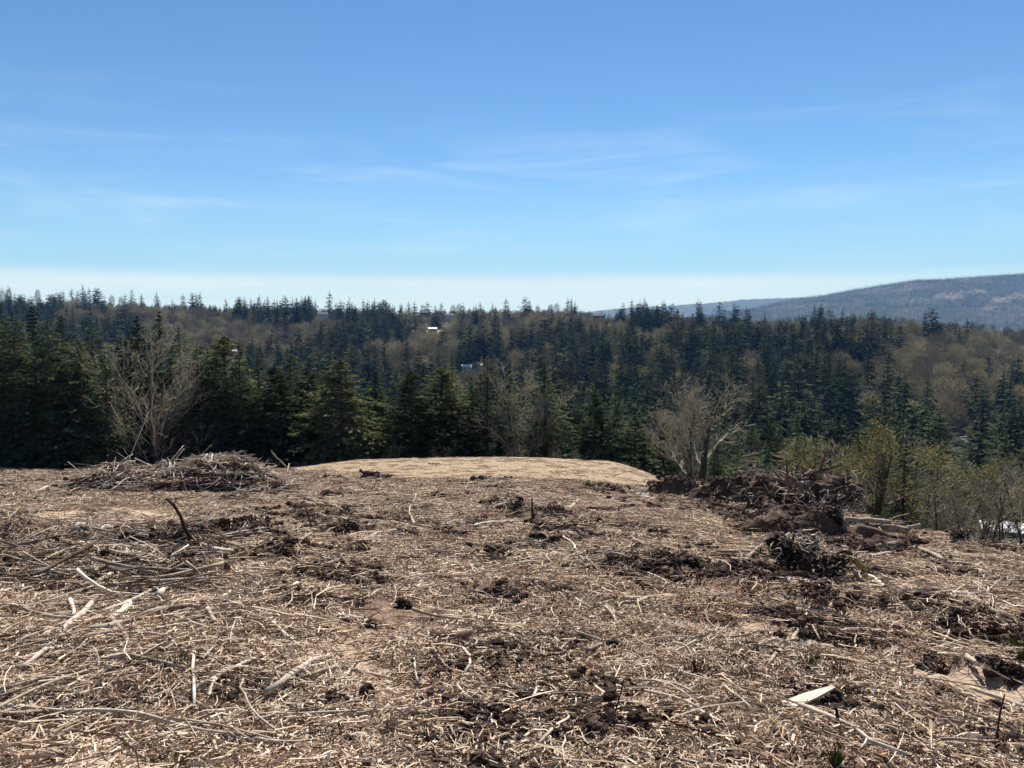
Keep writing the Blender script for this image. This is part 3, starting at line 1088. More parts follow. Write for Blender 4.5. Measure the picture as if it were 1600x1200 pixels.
for k, (px, vt) in enumerate(SKY):
    y = float(np.interp(px, RIDGE_PX, RIDGE_D)) * 0.985
    x = xcol(px, y, 480)
    H = top_h(x, y, vt)
    o = obj('conifer_tree', FARFIRS[k % 6])
    o.location = (x, y, float(land(x, y)) - 0.5)
    s = max(H, 6) / 24
    o.scale = (s ** 0.6 * 1.4, s ** 0.6 * 1.4, s)
    o.rotation_euler = (0, 0, random.uniform(0, 6.28))
    lab = {515: 'tallest layered conifer on the far ridge, rising over the cloud bank', 445: 'lone pointed conifer on the far ridge beside a strip of bare trees',
           987: 'ragged-topped tall conifer on the low rise before the blue mountain', 130: 'highest conifer of the dark clump on the far ridge at the left'}.get(px)
    tag(o, lab or 'dark conifer on the crest of the far ridge, ' + ('in the dark clump far left' if px < 180 else 'above the big bare maple' if px < 330 else 'left of the tallest layered conifer' if px < 500 else 'between tallest conifer and ridge houses' if px < 660 else 'right of the ridge houses' if px < 860 else 'on the two-peaked knoll' if px < 920 else 'before the pale far ridge' if px < 1100 else 'at the blue mountain foot' if px < 1300 else 'under the blue mountain' if px < 1430 else 'at the right border'), 'tree', 'conifers along the far ridge')
    n_conifer += 1

# ------------------------------------------------------------------ leafless trees seen singly
BIGMAPLE = bare_tree(14, 201, 0.60, 4, 4, (9, 6, 4, 2), 0.20, 0.16, 0.011, lean=[(0.02, 0, 1), (0.22, 0.05, 1), (-0.2, -0.05, 1), (0.08, -0.1, 1)], upw=0.45, tintk=0.88)
MAPLE2 = bare_tree(12, 202, 0.55, 3, 4, (9, 6, 4, 3), 0.17, 0.15, 0.014, upw=0.35, tintk=0.8)
LEANER = bare_tree(12, 205, 0.5, 1, 4, (7, 5, 5, 3), 0.30, 0.5, 0.009, lean=[(-0.17, 0, 1)], upw=0.6, tintk=0.68)
UPRIGHT = bare_tree(12, 207, 0.65, 2, 4, (9, 7, 5, 3), 0.27, 0.38, 0.008, lean=[(0.03, 0, 1), (-0.13, 0.0, 1)], upw=0.45, tintk=0.74)
PALEBRUSH = bare_tree(7, 208, 0.9, 4, 3, (8, 6, 5), 0.07, 0.1, 0.010, upw=0.2, tintk=0.62)
BUDDED = bare_tree(9, 211, 0.6, 2, 4, (10, 6, 4, 3), 0.30, 0.26, 0.010, buds=2, bud_size=0.055, tintk=0.2)
YELLOW = bare_tree(8, 212, 0.6, 2, 4, (8, 6, 4, 3), 0.13, 0.2, 0.012, buds=2, bud_size=0.075)
SAPLING = [bare_tree(8, 220 + i, 0.5, 1 + i % 2, 4, (8, 5, 4, 2), 0.09, 0.3, 0.009, tintk=0.45) for i in range(3)]
SINGLES = [
    (242, 68, 505, BIGMAPLE, 14, 1.25, 'large leafless maple with many pale upswept branches behind the brush pile'),
    (285, 73, 600, MAPLE2, 12, 1.0, 'smaller bare maple tucked right of the large many-stemmed maple'),
    (818, 69, 555, MAPLE2, 12, 1.15, 'leafless pale maple behind the crest of the straw berm'),
    (846, 73, 598, MAPLE2, 12, 1.0, 'bare maple half hidden right of the pale maple on the berm'),
    (1083, 56, 590, LEANER, 12, 1.3, 'dark bare tree with a bent trunk leaning left above the soil heap'),
    (1096, 58, 580, UPRIGHT, 12, 1.7, 'upright forked bare tree beside the leaning dark trunk'),
    (1165, 62, 690, PALEBRUSH, 7, 1.5, 'low pale bare shrub spreading between forked tree and stump pile'),
    (1200, 50, 715, PALEBRUSH, 7, 1.1, 'small pale leafless bush just behind the stump pile'),
    (1368, 40, 640, BUDDED, 9, 1.3, 'round olive budding tree with dark trunk behind the stump pile'),
    (1330, 60, 675, BUDDED, 9, 1.1, 'smaller budding tree left of the round olive one'),
    (1496, 58, 695, YELLOW, 8, 1.25, 'bright yellow-green budding tree among grey bare saplings'),
    (1525, 62, 712, BUDDED, 9, 1.1, 'olive budding tree right of the yellow-green one'),
    (1450, 44, 725, SAPLING[1], 8, 1.2, 'grey bare sapling next to the narrow dark young fir'),
    (1475, 34, 740, SAPLING[0], 8, 1.1, 'thin sapling with a pale bent limb above the dark boulder stump'),
    (1505, 38, 735, SAPLING[2], 8, 1.2, 'bare sapling behind the dark boulder stump'),
    (1528, 34, 735, SAPLING[1], 8, 1.0, 'slender bare sapling left of the white roof'),
    (1561, 28, 715, SAPLING[0], 8, 1.2, 'dark-stemmed bare sapling standing before the white roof'),
    (1568, 33, 712, SAPLING[2], 8, 1.1, 'second dark stem close beside the one before the white roof'),
    (1588, 27, 705, SAPLING[1], 8, 1.2, 'bare forked sapling at the right border past the white roof'),
    (1612, 30, 700, SAPLING[0], 8, 1.2, None), (1430, 40, 790, SAPLING[2], 8, 1.0, None), (1545, 42, 780, SAPLING[0], 8, 1.0, None), (1490, 46, 765, SAPLING[1], 8, 1.1, None)]
for i, (px, y, vt, ms, h0, wk, lab) in enumerate(SINGLES):
    x = xcol(px, y)
    H = top_h(x, y, vt)
    rz = 0.0 if ms in (BIGMAPLE, LEANER, UPRIGHT) else random.uniform(0, 6.28)
    t = tree('bare_tree', ms, x, y, H, h0, rz, wk * (h0 / H) ** 0.25)
    tag(t, lab or 'grey bare sapling in the thicket along the right edge of the field', 'tree', 'leafless trees bordering the field')
    n_bare += 1
for k in range(46):
    px = random.uniform(1030, 1700)
    y = random.uniform(70, 200)
    if 1485 < px < 1640 and y < 176:
        continue
    x = xcol(px, y)
    H = min(random.uniform(8, 13), zrow(640, y) - float(land(x, y)))
    t = tree('bare_tree', MIDBARE[k % 3], x, y, max(H, 5), 12, random.uniform(0, 6.28), 1.15)
    tag(t, 'brown leafless tree %s among conifers, %s' % ('near the field edge' if y < 120 else 'well down the slope', 'behind the forked bare tree' if px < 1180 else 'behind the stump pile' if px < 1400 else 'toward the right border'), 'tree', RIGHT)
    n_bare += 1
for px, vt in [(60, 450), (5, 448), (15, 446), (708, 475), (717, 473), (600, 466), (190, 462), (420, 478), (412, 478), (430, 479), (860, 474), (870, 472), (840, 476), (1010, 482), (175, 460)]:
    y = float(np.interp(px, RIDGE_PX, RIDGE_D)) * 0.99
    x = xcol(px, y, 480)
    H = top_h(x, y, vt)
    o = obj('bare_tree', FARBARE[n_bare % 5])
    o.location = (x, y, float(land(x, y)) - 0.5)
    o.scale = (0.7, 0.7, H / 15)
    tag(o, 'thin bare tree on the far ridge with sky showing through it', 'tree', 'bare trees along the far ridge')
    n_bare += 1

# ------------------------------------------------------------------ houses


def gable_house(px, vbase, y, w, d, hw, hr, rz, wallm, roofm, label, wins=3, chimney=False, z=None):
    x = xcol(px, y, vbase)
    zz = zrow(vbase, y) if z is None else z
    t = empty('house', (x, y, zz), rz)
    tag(t, label, 'house', 'houses scattered through the valley')
    b = MB()
    z0 = -6.0
    v = [(-w / 2, -d / 2, z0), (w / 2, -d / 2, z0), (w / 2, d / 2, z0), (-w / 2, d / 2, z0), (-w / 2, -d / 2, hw), (w / 2, -d / 2, hw), (w / 2, d / 2, hw), (-w / 2, d / 2, hw), (-w / 2, 0, hw + hr), (w / 2, 0, hw + hr)]
    b.add(v, [(0, 1, 5, 4), (2, 3, 7, 6)], [(1, 2, 6), (1, 6, 5), (5, 6, 9), (3, 0, 4), (3, 4, 7), (7, 4, 8)])
    b.build('wall', wallm, t)
    r = MB()
    e, th = 0.5, 0.18
    for sg in (-1, 1):
        a0 = np.array([0, sg * (d / 2 + e), hw - e * hr / (d / 2)])
        vv = []
        for xx in (-w / 2 - e, w / 2 + e):
            for zz2 in (0.03, th):
                vv += [(xx, a0[1], a0[2] + zz2), (xx, 0, hw + hr + zz2)]
        r.add(vv, [(0, 1, 5, 4), (2, 6, 7, 3), (0, 4, 6, 2), (1, 3, 7, 5), (0, 2, 3, 1), (4, 5, 7, 6)])
    ro = r.build('roof', roofm, t)
    if chimney:
        c = MB()
        c.box((w * 0.2, d * 0.12, hw + hr + 0.3), (0.8, 0.8, 1.6))
        c.build('chimney', BROWNWALL, ro)
    for k in range(wins):
        m = MB()
        xx = -w / 2 + (k + 0.5) * w / wins
        m.box((xx, -d / 2 - 0.03, hw * 0.55), (min(1.4, w / wins * 0.5), 0.08, 1.2))
        m.build('window', GLASS, t)
    m = MB()
    m.box((w / 2 + 0.03, 0, 1.05), (0.08, 1.0, 2.1))
    m.build('door', BROWNWALL, t)
    return t


HOUSES = [
    (1572, 836, 150, 8.4, 8.0, 1.6, 0.55, math.radians(-24), PALEWALL, WHITEROOF, 'low building with a bright white roof seen through the bare saplings', 3, False),
    (1478, 812, 175, 11, 6, 1.8, 1.0, math.radians(10), PALEWALL, GREYROOF, 'pale low shed glimpsed through saplings right of the narrow dark fir', 3, False),
    (1503, 697, 345, 5.0, 6, 2.6, 1.8, math.radians(30), PALEWALL, GREYROOF, 'narrow pale house wedged between dark firs above the white roof', 2, False),
    (729, 577, 560, 6.5, 6, 1.8, 1.6, math.radians(12), PALEWALL, PALEROOF, 'house with a white roof on the wooded slope, left of a close pair', 2, False),
    (751, 574, 575, 3.6, 5, 1.8, 1.4, math.radians(-15), PALEWALL, PALEROOF, 'tiny white-roofed outbuilding, right of the close pair on the slope', 1, False),
    (369, 552, 640, 5.0, 5, 1.6, 1.4, math.radians(10), PALEWALL, PALEROOF, 'small white roof alone in the woods above the brush pile', 1, False),
    (676, 516, 850, 9, 6, 1.6, 1.4, math.radians(8), BROWNWALL, PALEROOF, 'long low roof at the foot of the far ridge clearing', 4, False),
    (504, 495, 960, 12, 8, 3.2, 2.6, math.radians(20), PALEWALL, GREYROOF, 'house on the far ridge beside the tallest layered conifer', 3, True),
    (664, 492, 970, 12, 8, 3.0, 2.4, math.radians(-10), BROWNWALL, GREYROOF, 'brown house on the far ridge above the pale open field', 4, True),
    (702, 496, 970, 11, 8, 2.6, 2.2, math.radians(14), PALEWALL, GREYROOF, 'grey-roofed house on the far ridge next to thin bare trees', 3, False),
    (936, 497, 930, 13, 9, 3.0, 2.4, math.radians(-20), BROWNWALL, GREYROOF, 'house with a broad roof on the shoulder left of the blue mountain', 4, False)]
for hrow in HOUSES:
    gable_house(*hrow)

# ------------------------------------------------------------------ far woods (nobody could count them): instanced


def scatter(name, pts, rotz, scl, idx, meshes, tilt=None):
    """one object whose points carry copies of the given meshes"""
    n = len(pts)
    me = bpy.data.meshes.new(name)
    me.vertices.add(n)
    me.vertices.foreach_set('co', np.asarray(pts, np.float32).ravel())
    rot = np.zeros((n, 3), np.float32)
    rot[:, 2] = rotz
    if tilt is not None:                 # tilt: ground slopes (dz/dx, dz/dy); turn about z first, then lean with the ground
        nz = np.stack([-tilt[:, 0], -tilt[:, 1], np.ones(n)], 1)
        nz /= np.linalg.norm(nz, axis=1)[:, None]
        ax = np.stack([np.cos(rotz), np.sin(rotz), np.zeros(n)], 1)
        ax -= nz * np.sum(ax * nz, 1)[:, None]
        ax /= np.linalg.norm(ax, axis=1)[:, None]
        ay = np.cross(nz, ax)
        rot[:, 0] = np.arctan2(ay[:, 2], nz[:, 2])
        rot[:, 1] = -np.arcsin(np.clip(ax[:, 2], -1, 1))
        rot[:, 2] = np.arctan2(ax[:, 1], ax[:, 0])
    scl = np.asarray(scl, np.float32)
    if scl.ndim == 1:
        scl = np.repeat(scl[:, None], 3, 1)
    a = me.attributes.new('rot', 'FLOAT_VECTOR', 'POINT')
    a.data.foreach_set('vector', rot.ravel())
    a = me.attributes.new('scl', 'FLOAT_VECTOR', 'POINT')
    a.data.foreach_set('vector', scl.ravel())
    a = me.attributes.new('idx', 'INT', 'POINT')
    a.data.foreach_set('value', np.asarray(idx, np.int32))
    coll = bpy.data.collections.new(name + '_kinds')
    for i, m in enumerate(meshes):
        coll.objects.link(bpy.data.objects.new('%s_kind_%02d' % (name, i), m))
    o = obj(name, me)
    ng = bpy.data.node_groups.new(name, 'GeometryNodeTree')
    ng.interface.new_socket('Geometry', in_out='INPUT', socket_type='NodeSocketGeometry')
    ng.interface.new_socket('Geometry', in_out='OUTPUT', socket_type='NodeSocketGeometry')
    gi, go = ng.nodes.new('NodeGroupInput'), ng.nodes.new('NodeGroupOutput')
    ci = ng.nodes.new('GeometryNodeCollectionInfo')
    ci.inputs['Collection'].default_value = coll
    ci.inputs['Separate Children'].default_value = True
    ci.inputs['Reset Children'].default_value = True
    ip = ng.nodes.new('GeometryNodeInstanceOnPoints')
    ip.inputs['Pick Instance'].default_value = True

    def na(nm, ty):
        k = ng.nodes.new('GeometryNodeInputNamedAttribute')
        k.data_type = ty
        k.inputs['Name'].default_value = nm
        return k.outputs[0]
    L = ng.links.new
    L(gi.outputs[0], ip.inputs['Points'])
    L(ci.outputs[0], ip.inputs['Instance'])
    L(na('idx', 'INT'), ip.inputs['Instance Index'])
    L(na('rot', 'FLOAT_VECTOR'), ip.inputs['Rotation'])
    L(na('scl', 'FLOAT_VECTOR'), ip.inputs['Scale'])
    L(ip.outputs[0], go.inputs[0])
    md = o.modifiers.new('scatter', 'NODES')
    md.node_group = ng
    tag(o, kind='stuff')
    return o


def clear_of_houses(x, y, H):
    px = 800 + FPX * x / y
    ok = np.ones(len(x), bool)
    z = land(x, y)
    vtop = 500 - (z + H) / y * FPX
    for hr in HOUSES:
        hp, vb, hd, w = hr[0], hr[1], hr[2], hr[3]
        half = w / hd * FPX * 0.55 + 4.5 / y * FPX
        ok &= ~((np.abs(px - hp) < half) & (y < hd + 9) & (y > hd * 0.45) & (vtop < vb - 1))
    return ok


def woods():
    r = np.random.default_rng(99)
    N = 17000
    y = np.sqrt(r.uniform(115 ** 2, 1040 ** 2, N))
    u = r.uniform(-0.82, 0.82, N)
    x = u * y
    px = 800 + FPX * u
    dr = np.interp(px, RIDGE_PX, RIDGE_D)
    keep = (y < dr * 1.02) & ~((y < 300) & (px < 950) & (y < 130)) & ~((px > 1000) & (y < 160))
    # conifers stand in clumps, thinning upslope; broad belts of leafless trees between
    m = 1.25 * fbm(x / 70, y / 110, 301, 3) + 0.5 * fbm(x / 25, y / 30, 302, 2)
    bias = np.interp(px, [0, 300, 600, 900, 1100, 1250, 1400, 1500, 1700], [0.0, -0.05, -0.1, -0.02, 0.05, 0.12, -0.05, -0.12, -0.1])
    bias = bias + np.interp(y, [150, 300, 450, 700, 900], [0.28, 0.18, 0.02, -0.06, 0.02])
    patch = ((px > 1400) & (y > 380) & (y < 640)) * -0.35
    con = (m + bias + patch + r.normal(0, 0.24, N)) > 0.20
    for cpx, d, hw, hd in FIELDS:
        keep &= ~((np.abs(x - xcol(cpx, d, 500)) < hw * 0.9) & (np.abs(y - d) < hd * 0.9))
    H = np.where(con, 11 + 27 * r.uniform(0, 1, N) ** 1.3, r.uniform(10, 19, N))
    near_lim = np.interp(px, [0, 300, 900, 1100, 1600], [545, 560, 600, 620, 628])
    z = land(x, y)
    cap = -(near_lim - 500) / FPX * y - z
    H = np.where((y < 300) & (cap > 6), np.minimum(H, cap), H)
    H = np.where(y > dr * 0.93, np.minimum(H, np.where(con, 14, 10)), H)
    nearcrest = y > dr * 0.90
    keep &= ~(nearcrest & con & (r.uniform(0, 1, N) < np.where(fbm(x / 60, y / 400, 305, 2) > 0.0, 0.35, 0.92)))
    keep &= clear_of_houses(x, y, H)
    far_sp = (r.uniform(0, 1, N) < np.where(con, 1.0, 0.55))
    keep &= far_sp
    P = np.stack([x, y, z - 0.4], 1)
    c = keep & con
    s = H[c] / 24
    n = int(c.sum())
    o = scatter('conifer_woods', P[c], r.uniform(0, 6.28, n), np.stack([s ** 0.7 * 1.3, s ** 0.7 * 1.3, s], 1), r.integers(0, 6, n), FARFIRS)
    tag(o, 'dark conifers massed over the far hillside')
    c = keep & ~con
    s = H[c] / 14
    n = int(c.sum())
    bud = np.where(r.uniform(0, 1, n) < 0.14 + 0.18 * (px[c] > 850), 5, r.integers(0, 5, n))
    o = scatter('leafless_woods', P[c], r.uniform(0, 6.28, n), np.stack([s * 0.95, s * 0.95, s * r.uniform(0.8, 1.2, n)], 1), bud, FARBARE + FARBUD)
    tag(o, 'grey brown leafless woods over the far hillside')
    # forest cover of the far mountain
    X, Y, Z, cut, sp = MX
    flat = np.flatnonzero((sp.ravel() > 0.02) & (sp.ravel() < 1.12) & (cut.ravel() < 0.4) & (X.ravel() / Y.ravel() < 0.8))
    N = 36000
    pick = flat[r.integers(0, len(flat), N)]
    xx = X.ravel()[pick] + r.uniform(-5, 5, N)
    yy = Y.ravel()[pick] + r.uniform(-12, 12, N)
    pts = np.stack([xx, yy, Z.ravel()[pick] - 4], 1)
    lows = [far_conifer(24, 5.0, 400 + i, 5, 3, 0.8) for i in range(3)]
    s = r.uniform(0.5, 1.15, N)
    o = scatter('mountain_woods', pts, r.uniform(0, 6.28, N), s, r.integers(0, 3, N), lows)
    tag(o, 'hazy woods covering the far mountain')


woods()

# dark brush under the edge of the stand
def undergrowth():
    r = np.random.default_rng(5)
    shrubs = [bare_tree(2.4, 500 + i, 0.8, 4, 3, (5, 4, 3), 0.025, 0.1, 0.006, upw=0.25)[1] for i in range(4)]
    n = 700
    px = r.uniform(-150, 1750, n)
    u = (px - 800) / FPX
    yc = np.interp(u, CREST_U, CREST_Y)
    y = yc + r.uniform(2.5, 26, n)
    x = u * y
    ok = ~((px > 1480) & (r.uniform(0, 1, n) < 0.75)) & ~((px > 1040) & (px < 1110)) & ~((px > 1335) & (px < 1440)) & ~((px > 1300) & (r.uniform(0, 1, n) < 0.5))
    x, y = x[ok], y[ok]
    n = len(x)
    o = scatter('undergrowth', np.stack([x, y, land(x, y) - 0.1], 1), r.uniform(0, 6.28, n), r.uniform(0.5, 1.2, n), r.integers(0, 4, n), shrubs)
    tag(o, 'tangled bare undergrowth below the edge of the field')


undergrowth()

# ------------------------------------------------------------------ litter of broken wood over the field


def strand(r, b, L, rad, lift, R, tint, sides=3):
    az = r.uniform(0, 2 * math.pi)
    c = np.array([*(r.uniform(-R, R, 2)), r.uniform(0.005, lift)])
    d = np.array([math.cos(az), math.sin(az), r.normal(0, 0.09)])
    sd = np.array([-d[1], d[0], 0])
    bend = r.normal(0, 0.16) * L
    t = np.array([-0.5, -0.12, 0.2, 0.5])
    pts = c + d * (t * L)[:, None] + sd * (bend * (0.25 - t * t) * 4)[:, None]
    pts[:, 2] += (0.25 - t * t) * r.uniform(0, 0.2) * L + r.normal(0, 0.004, 4)
    b.tube(pts, [rad, rad * 1.05, rad * 0.9, rad * 0.6], sides, tint, False)


def clump(seed, n, lmin, lmax, rmin, rmax, lift, R, tmu, tsd, chips=0):
    r = np.random.default_rng(seed)
    b = MB()
    for _ in range(n):
        L = lmin * (lmax / lmin) ** (r.random() ** 1.4)
        strand(r, b, L, r.uniform(rmin, rmax), lift, R, float(np.clip(r.normal(tmu, tsd), 0, 1)))
    for _ in range(chips):
        s = r.uniform(0.007, 0.021)
        c = np.array([*(r.uniform(-R, R, 2)), r.uniform(0.01, lift)])
        a = r.normal(0, 1, 3); a /= np.linalg.norm(a)
        w = np.cross(a, r.normal(0, 1, 3)); w /= np.linalg.norm(w)
        k = np.cross(a, w)
        A, Wv, K = a * s * r.uniform(0.8, 2.0), w * s * 0.45, k * s * 0.16
        v = [c + i * A + j * Wv + l * K for l in (-1, 1) for j in (-1, 1) for i in (-1, 1)]
        b.add(v, [(0, 2, 3, 1), (4, 5, 7, 6), (0, 1, 5, 4), (2, 6, 7, 3), (0, 4, 6, 2), (1, 3, 7, 5)], None, float(np.clip(r.normal(tmu + 0.12, tsd), 0, 1)))
    return b.mesh('litter', LITTER)


THATCH = [clump(600 + i, 170, 0.035, 0.20, 0.0016, 0.0044, 0.022, 0.40, 0.57, 0.28, 34) for i in range(7)]
TWIGGY = [clump(620 + i, 34, 0.12, 0.5, 0.0026, 0.0065, 0.040, 0.5, 0.60, 0.28, 8) for i in range(6)]
COARSE = [clump(640 + i, 12, 0.3, 0.9, 0.003, 0.008, 0.055, 0.7, 0.52, 0.25, 4) for i in range(6)]


def clod_mesh(seed, n=34):
    r = np.random.default_rng(seed)
    b = MB()
    for k in range(n):
        s = 0.012 * (0.05 / 0.012) ** r.random()
        b.blob((r.normal(0, 0.17), r.normal(0, 0.17), r.uniform(-0.01, 0.05)), (s * r.uniform(0.8, 1.6), s * r.uniform(0.8, 1.6), s * r.uniform(0.6, 1.1)), int(r.integers(1e6)), float(r.uniform(0.15, 0.7)), 0.38, 7, 5)
    for k in range(7):
        strand(r, b, r.uniform(0.1, 0.4), 0.003, 0.10, 0.25, float(r.uniform(0.3, 0.9)))
    return b.mesh('clod', CLOD)


CLODS = [clod_mesh(660 + i) for i in range(5)]


def field_points(n, r, ymin=3.2, ymax=64, p=1.35):
    """points over the cleared field, denser towards the camera"""
    a = r.random(n)
    y = (ymin ** (2 - p) + a * (ymax ** (2 - p) - ymin ** (2 - p))) ** (1 / (2 - p))
    u = r.uniform(-0.78, 0.78, n)
    x = u * y
    yc = np.interp(u, CREST_U, CREST_Y)
    k = y < yc - 0.2
    return x[k], y[k]


def litter():
    r = np.random.default_rng(123)
    def lay(name, n, kinds, dens, smin, smax, dz, lab, p=1.35, tiltk=0.18, hk=(0, 0)):
        x, y = field_points(n, r, p=p)
        k = r.random(len(x)) < dens(x, y)
        x, y = x[k], y[k]
        z = gz(x, y) + dz
        for cx, cy, wx, wy, shape, kind in HEAPS:      # the heaps are dressed with the same stuff
            q = int(wx * wy * hk[0 if kind == 'mound' else 1])
            a, rr = r.uniform(0, 2 * math.pi, q), np.sqrt(r.uniform(0, 1.0, q))
            lx, ly = rr * np.cos(a) * wx, rr * np.sin(a) * wy
            x, y, z = np.concatenate([x, cx + lx]), np.concatenate([y, cy + ly]), np.concatenate([z, shape(lx, ly)])
        m = len(x)
        e = 0.25
        sx = (gz(x + e, y) - gz(x - e, y)) / (2 * e)
        sy = (gz(x, y + e) - gz(x, y - e)) / (2 * e)
        tilt = np.stack([np.clip(sx, -.8, .8) + r.normal(0, tiltk * 0.3, m), np.clip(sy, -.8, .8) + r.normal(0, tiltk * 0.3, m)], 1)
        rz = r.uniform(0, 2 * math.pi, m)
        o = scatter(name, np.stack([x, y, z], 1), rz, r.uniform(smin, smax, m) * (0.8 + 0.024 * y) * (1 - 0.6 * masks(x, y)[2]), r.integers(0, len(kinds), m), kinds, tilt)
        tag(o, lab)
        return o

    def d_thatch(x, y):
        tr, rg, st, rh = masks(x, y)
        n = fbm(x / 1.7, y / 1.7, 31, 3)
        return np.clip((0.56 + 1.15 * n) * (1 - tr) * (1 - 0.75 * rg) * (1 - 0.3 * st), 0.0, 1)

    def d_twig(x, y):
        tr, rg, st, rh = masks(x, y)
        n = fbm(x / 2.4, y / 2.4, 33, 3)
        left = sstep(-0.15, -0.45, U(x, y)) * sstep(32, 12, y)
        return np.clip((0.42 + 1.0 * n + 0.4 * left) * (1 - tr) * (1 - 0.3 * rg) * (1 - 0.97 * st), 0.0, 1)

    def d_coarse(x, y):
        tr, rg, st, rh = masks(x, y)
        n = fbm(x / 4, y / 4, 35, 3)
        left = sstep(-0.2, -0.45, U(x, y)) * sstep(36, 14, y)
        return np.clip((0.25 + 0.9 * n + 0.5 * left + 0.3 * rg) * (1 - tr) * (1 - st), 0.0, 1)

    def d_clod(x, y):
        tr, rg, st, rh = masks(x, y)
        n = fbm(x / 1.5, y / 1.5, 37, 3)
        return np.clip((0.06 + 1.0 * np.maximum(n - 0.10, 0) + 0.95 * rg) * (1 - tr) * (1 - 0.95 * st), 0.0, 1)

    lay('wood_litter', 17000, THATCH, d_thatch, 0.7, 1.35, 0.0, 'pale straw and shredded wood covering the field', hk=(2.5, 0))
    lay('twig_litter', 11000, TWIGGY, d_twig, 0.6, 1.25, 0.0, 'thin broken twigs strewn over the field', hk=(6, 1))
    lay('branch_litter', 1900, COARSE, d_coarse, 0.6, 1.2, 0.01, 'coarser broken sticks strewn over the field', 1.2, hk=(4, 0.5))
    lay('soil_clods', 9000, CLODS, d_clod, 0.5, 1.35, 0.0, 'dark clods of turned soil and root', hk=(3, 14))



# ------------------------------------------------------------------ branches that can be told apart


def smooth_path(pts, n):
    pts = np.asarray(pts, float)
    d = np.concatenate([[0], np.cumsum(np.linalg.norm(np.diff(pts, axis=0), axis=1))])
    t = np.linspace(0, d[-1], n)
    if len(pts) < 3:
        return np.stack([np.interp(t, d, pts[:, i]) for i in range(3)], 1)
    # Catmull-Rom through the points
    P = np.vstack([2 * pts[0] - pts[1], pts, 2 * pts[-1] - pts[-2]])
    out = []
    for q in t:
        k = min(int(np.searchsorted(d, q, side='right')) - 1, len(pts) - 2)
        f = (q - d[k]) / max(d[k + 1] - d[k], 1e-9)
        a, b, c, e = P[k], P[k + 1], P[k + 2], P[k + 3]
        out.append(0.5 * ((2 * b) + (c - a) * f + (2 * a - 5 * b + 4 * c - e) * f * f + (3 * b - a - 3 * c + e) * f ** 3))
    return np.array(out)


def branch(pix_pts, w0, w1, tint, label, lifts=None, mat=None, twigs=0, name='branch', cat='branch', group='branches lying in the field', sides=7):
    pts = []
    for k, (a, b) in enumerate(pix_pts):
        lf = 0.0 if lifts is None else lifts[k]
        # a lifted point is measured over the ground point given by lifts as (foot column, foot row)
        if isinstance(lf, tuple):
            foot = hit(*lf)
            d = pix(a, b)
            pts.append(d / d[1] * foot[1])
        else:
            p = hit(a, b + lf * 0)
            p[2] += lf
            pts.append(p)
    pts = np.array(pts)
    depth = float(np.mean(pts[:, 1]))
    r0, r1 = w0 * depth / FPX / 2, w1 * depth / FPX / 2
    L = float(np.sum(np.linalg.norm(np.diff(pts, axis=0), axis=1)))
    n = int(np.clip(L / 0.16, 5, 26))
    path = smooth_path(pts, n)
    k = max(r0 * 0.45, 0.004)
    path[1:-1] += RNG.normal(0, k * .5, (n - 2, 3)) * np.array([1, 1, 0.6])
    base = path.mean(0)
    rad = np.linspace(r0, r1, n) * (1 + 0.10 * RNG.normal(0, 1, n))
    rr = np.linspace(r0, r1, n)
    if lifts is None:
        g = gz(path[:, 0], path[:, 1]) + rr * 0.8 + 0.07
        w = max(1, n // 5)
        gp = np.pad(g, w, mode='edge')
        sm = np.convolve(gp, np.ones(2 * w + 1) / (2 * w + 1), 'valid')
        path[:, 2] = np.maximum(sm, g - 0.02)
    b = MB()
    tint = max(0.05, tint - 0.07)
    b.tube(path - base, rad, sides, tint, True, 0.12)
    for q in range(max(1, int(L / 0.7))):      # knots and broken stubs
        i = RNG.integers(1, n - 1)
        d = RNG.normal(0, 1, 3); d[2] = abs(d[2]); d /= np.linalg.norm(d)
        b.tube([path[i] - base, path[i] - base + d * rad[i] * 2.6], [rad[i] * 0.5, rad[i] * 0.22], 4, tint, True)
    o = b.build(name, mat or WOOD, None, True)
    o.location = base
    tag(o, label, cat, group)
    for q in range(twigs):
        i = int(RNG.integers(n // 3, n - 1))
        d = path[min(i + 1, n - 1)] - path[i - 1]
        d = d / (np.linalg.norm(d) + 1e-9) + RNG.normal(0, 0.55, 3) * np.array([1, 1, 0.4])
        l = L * RNG.uniform(0.15, 0.3)
        tw = MB()
        p = [path[i] - base + d * l * s + np.array([0, 0, 0.03 * l * s]) + RNG.normal(0, 0.01, 3) for s in (0, 0.35, 0.7, 1)]
        tw.tube(p, np.linspace(rad[i] * 0.5, 0.004, 4), 5, tint, True)
        tw.build('side_twig', mat or WOOD, o, True)
    return o


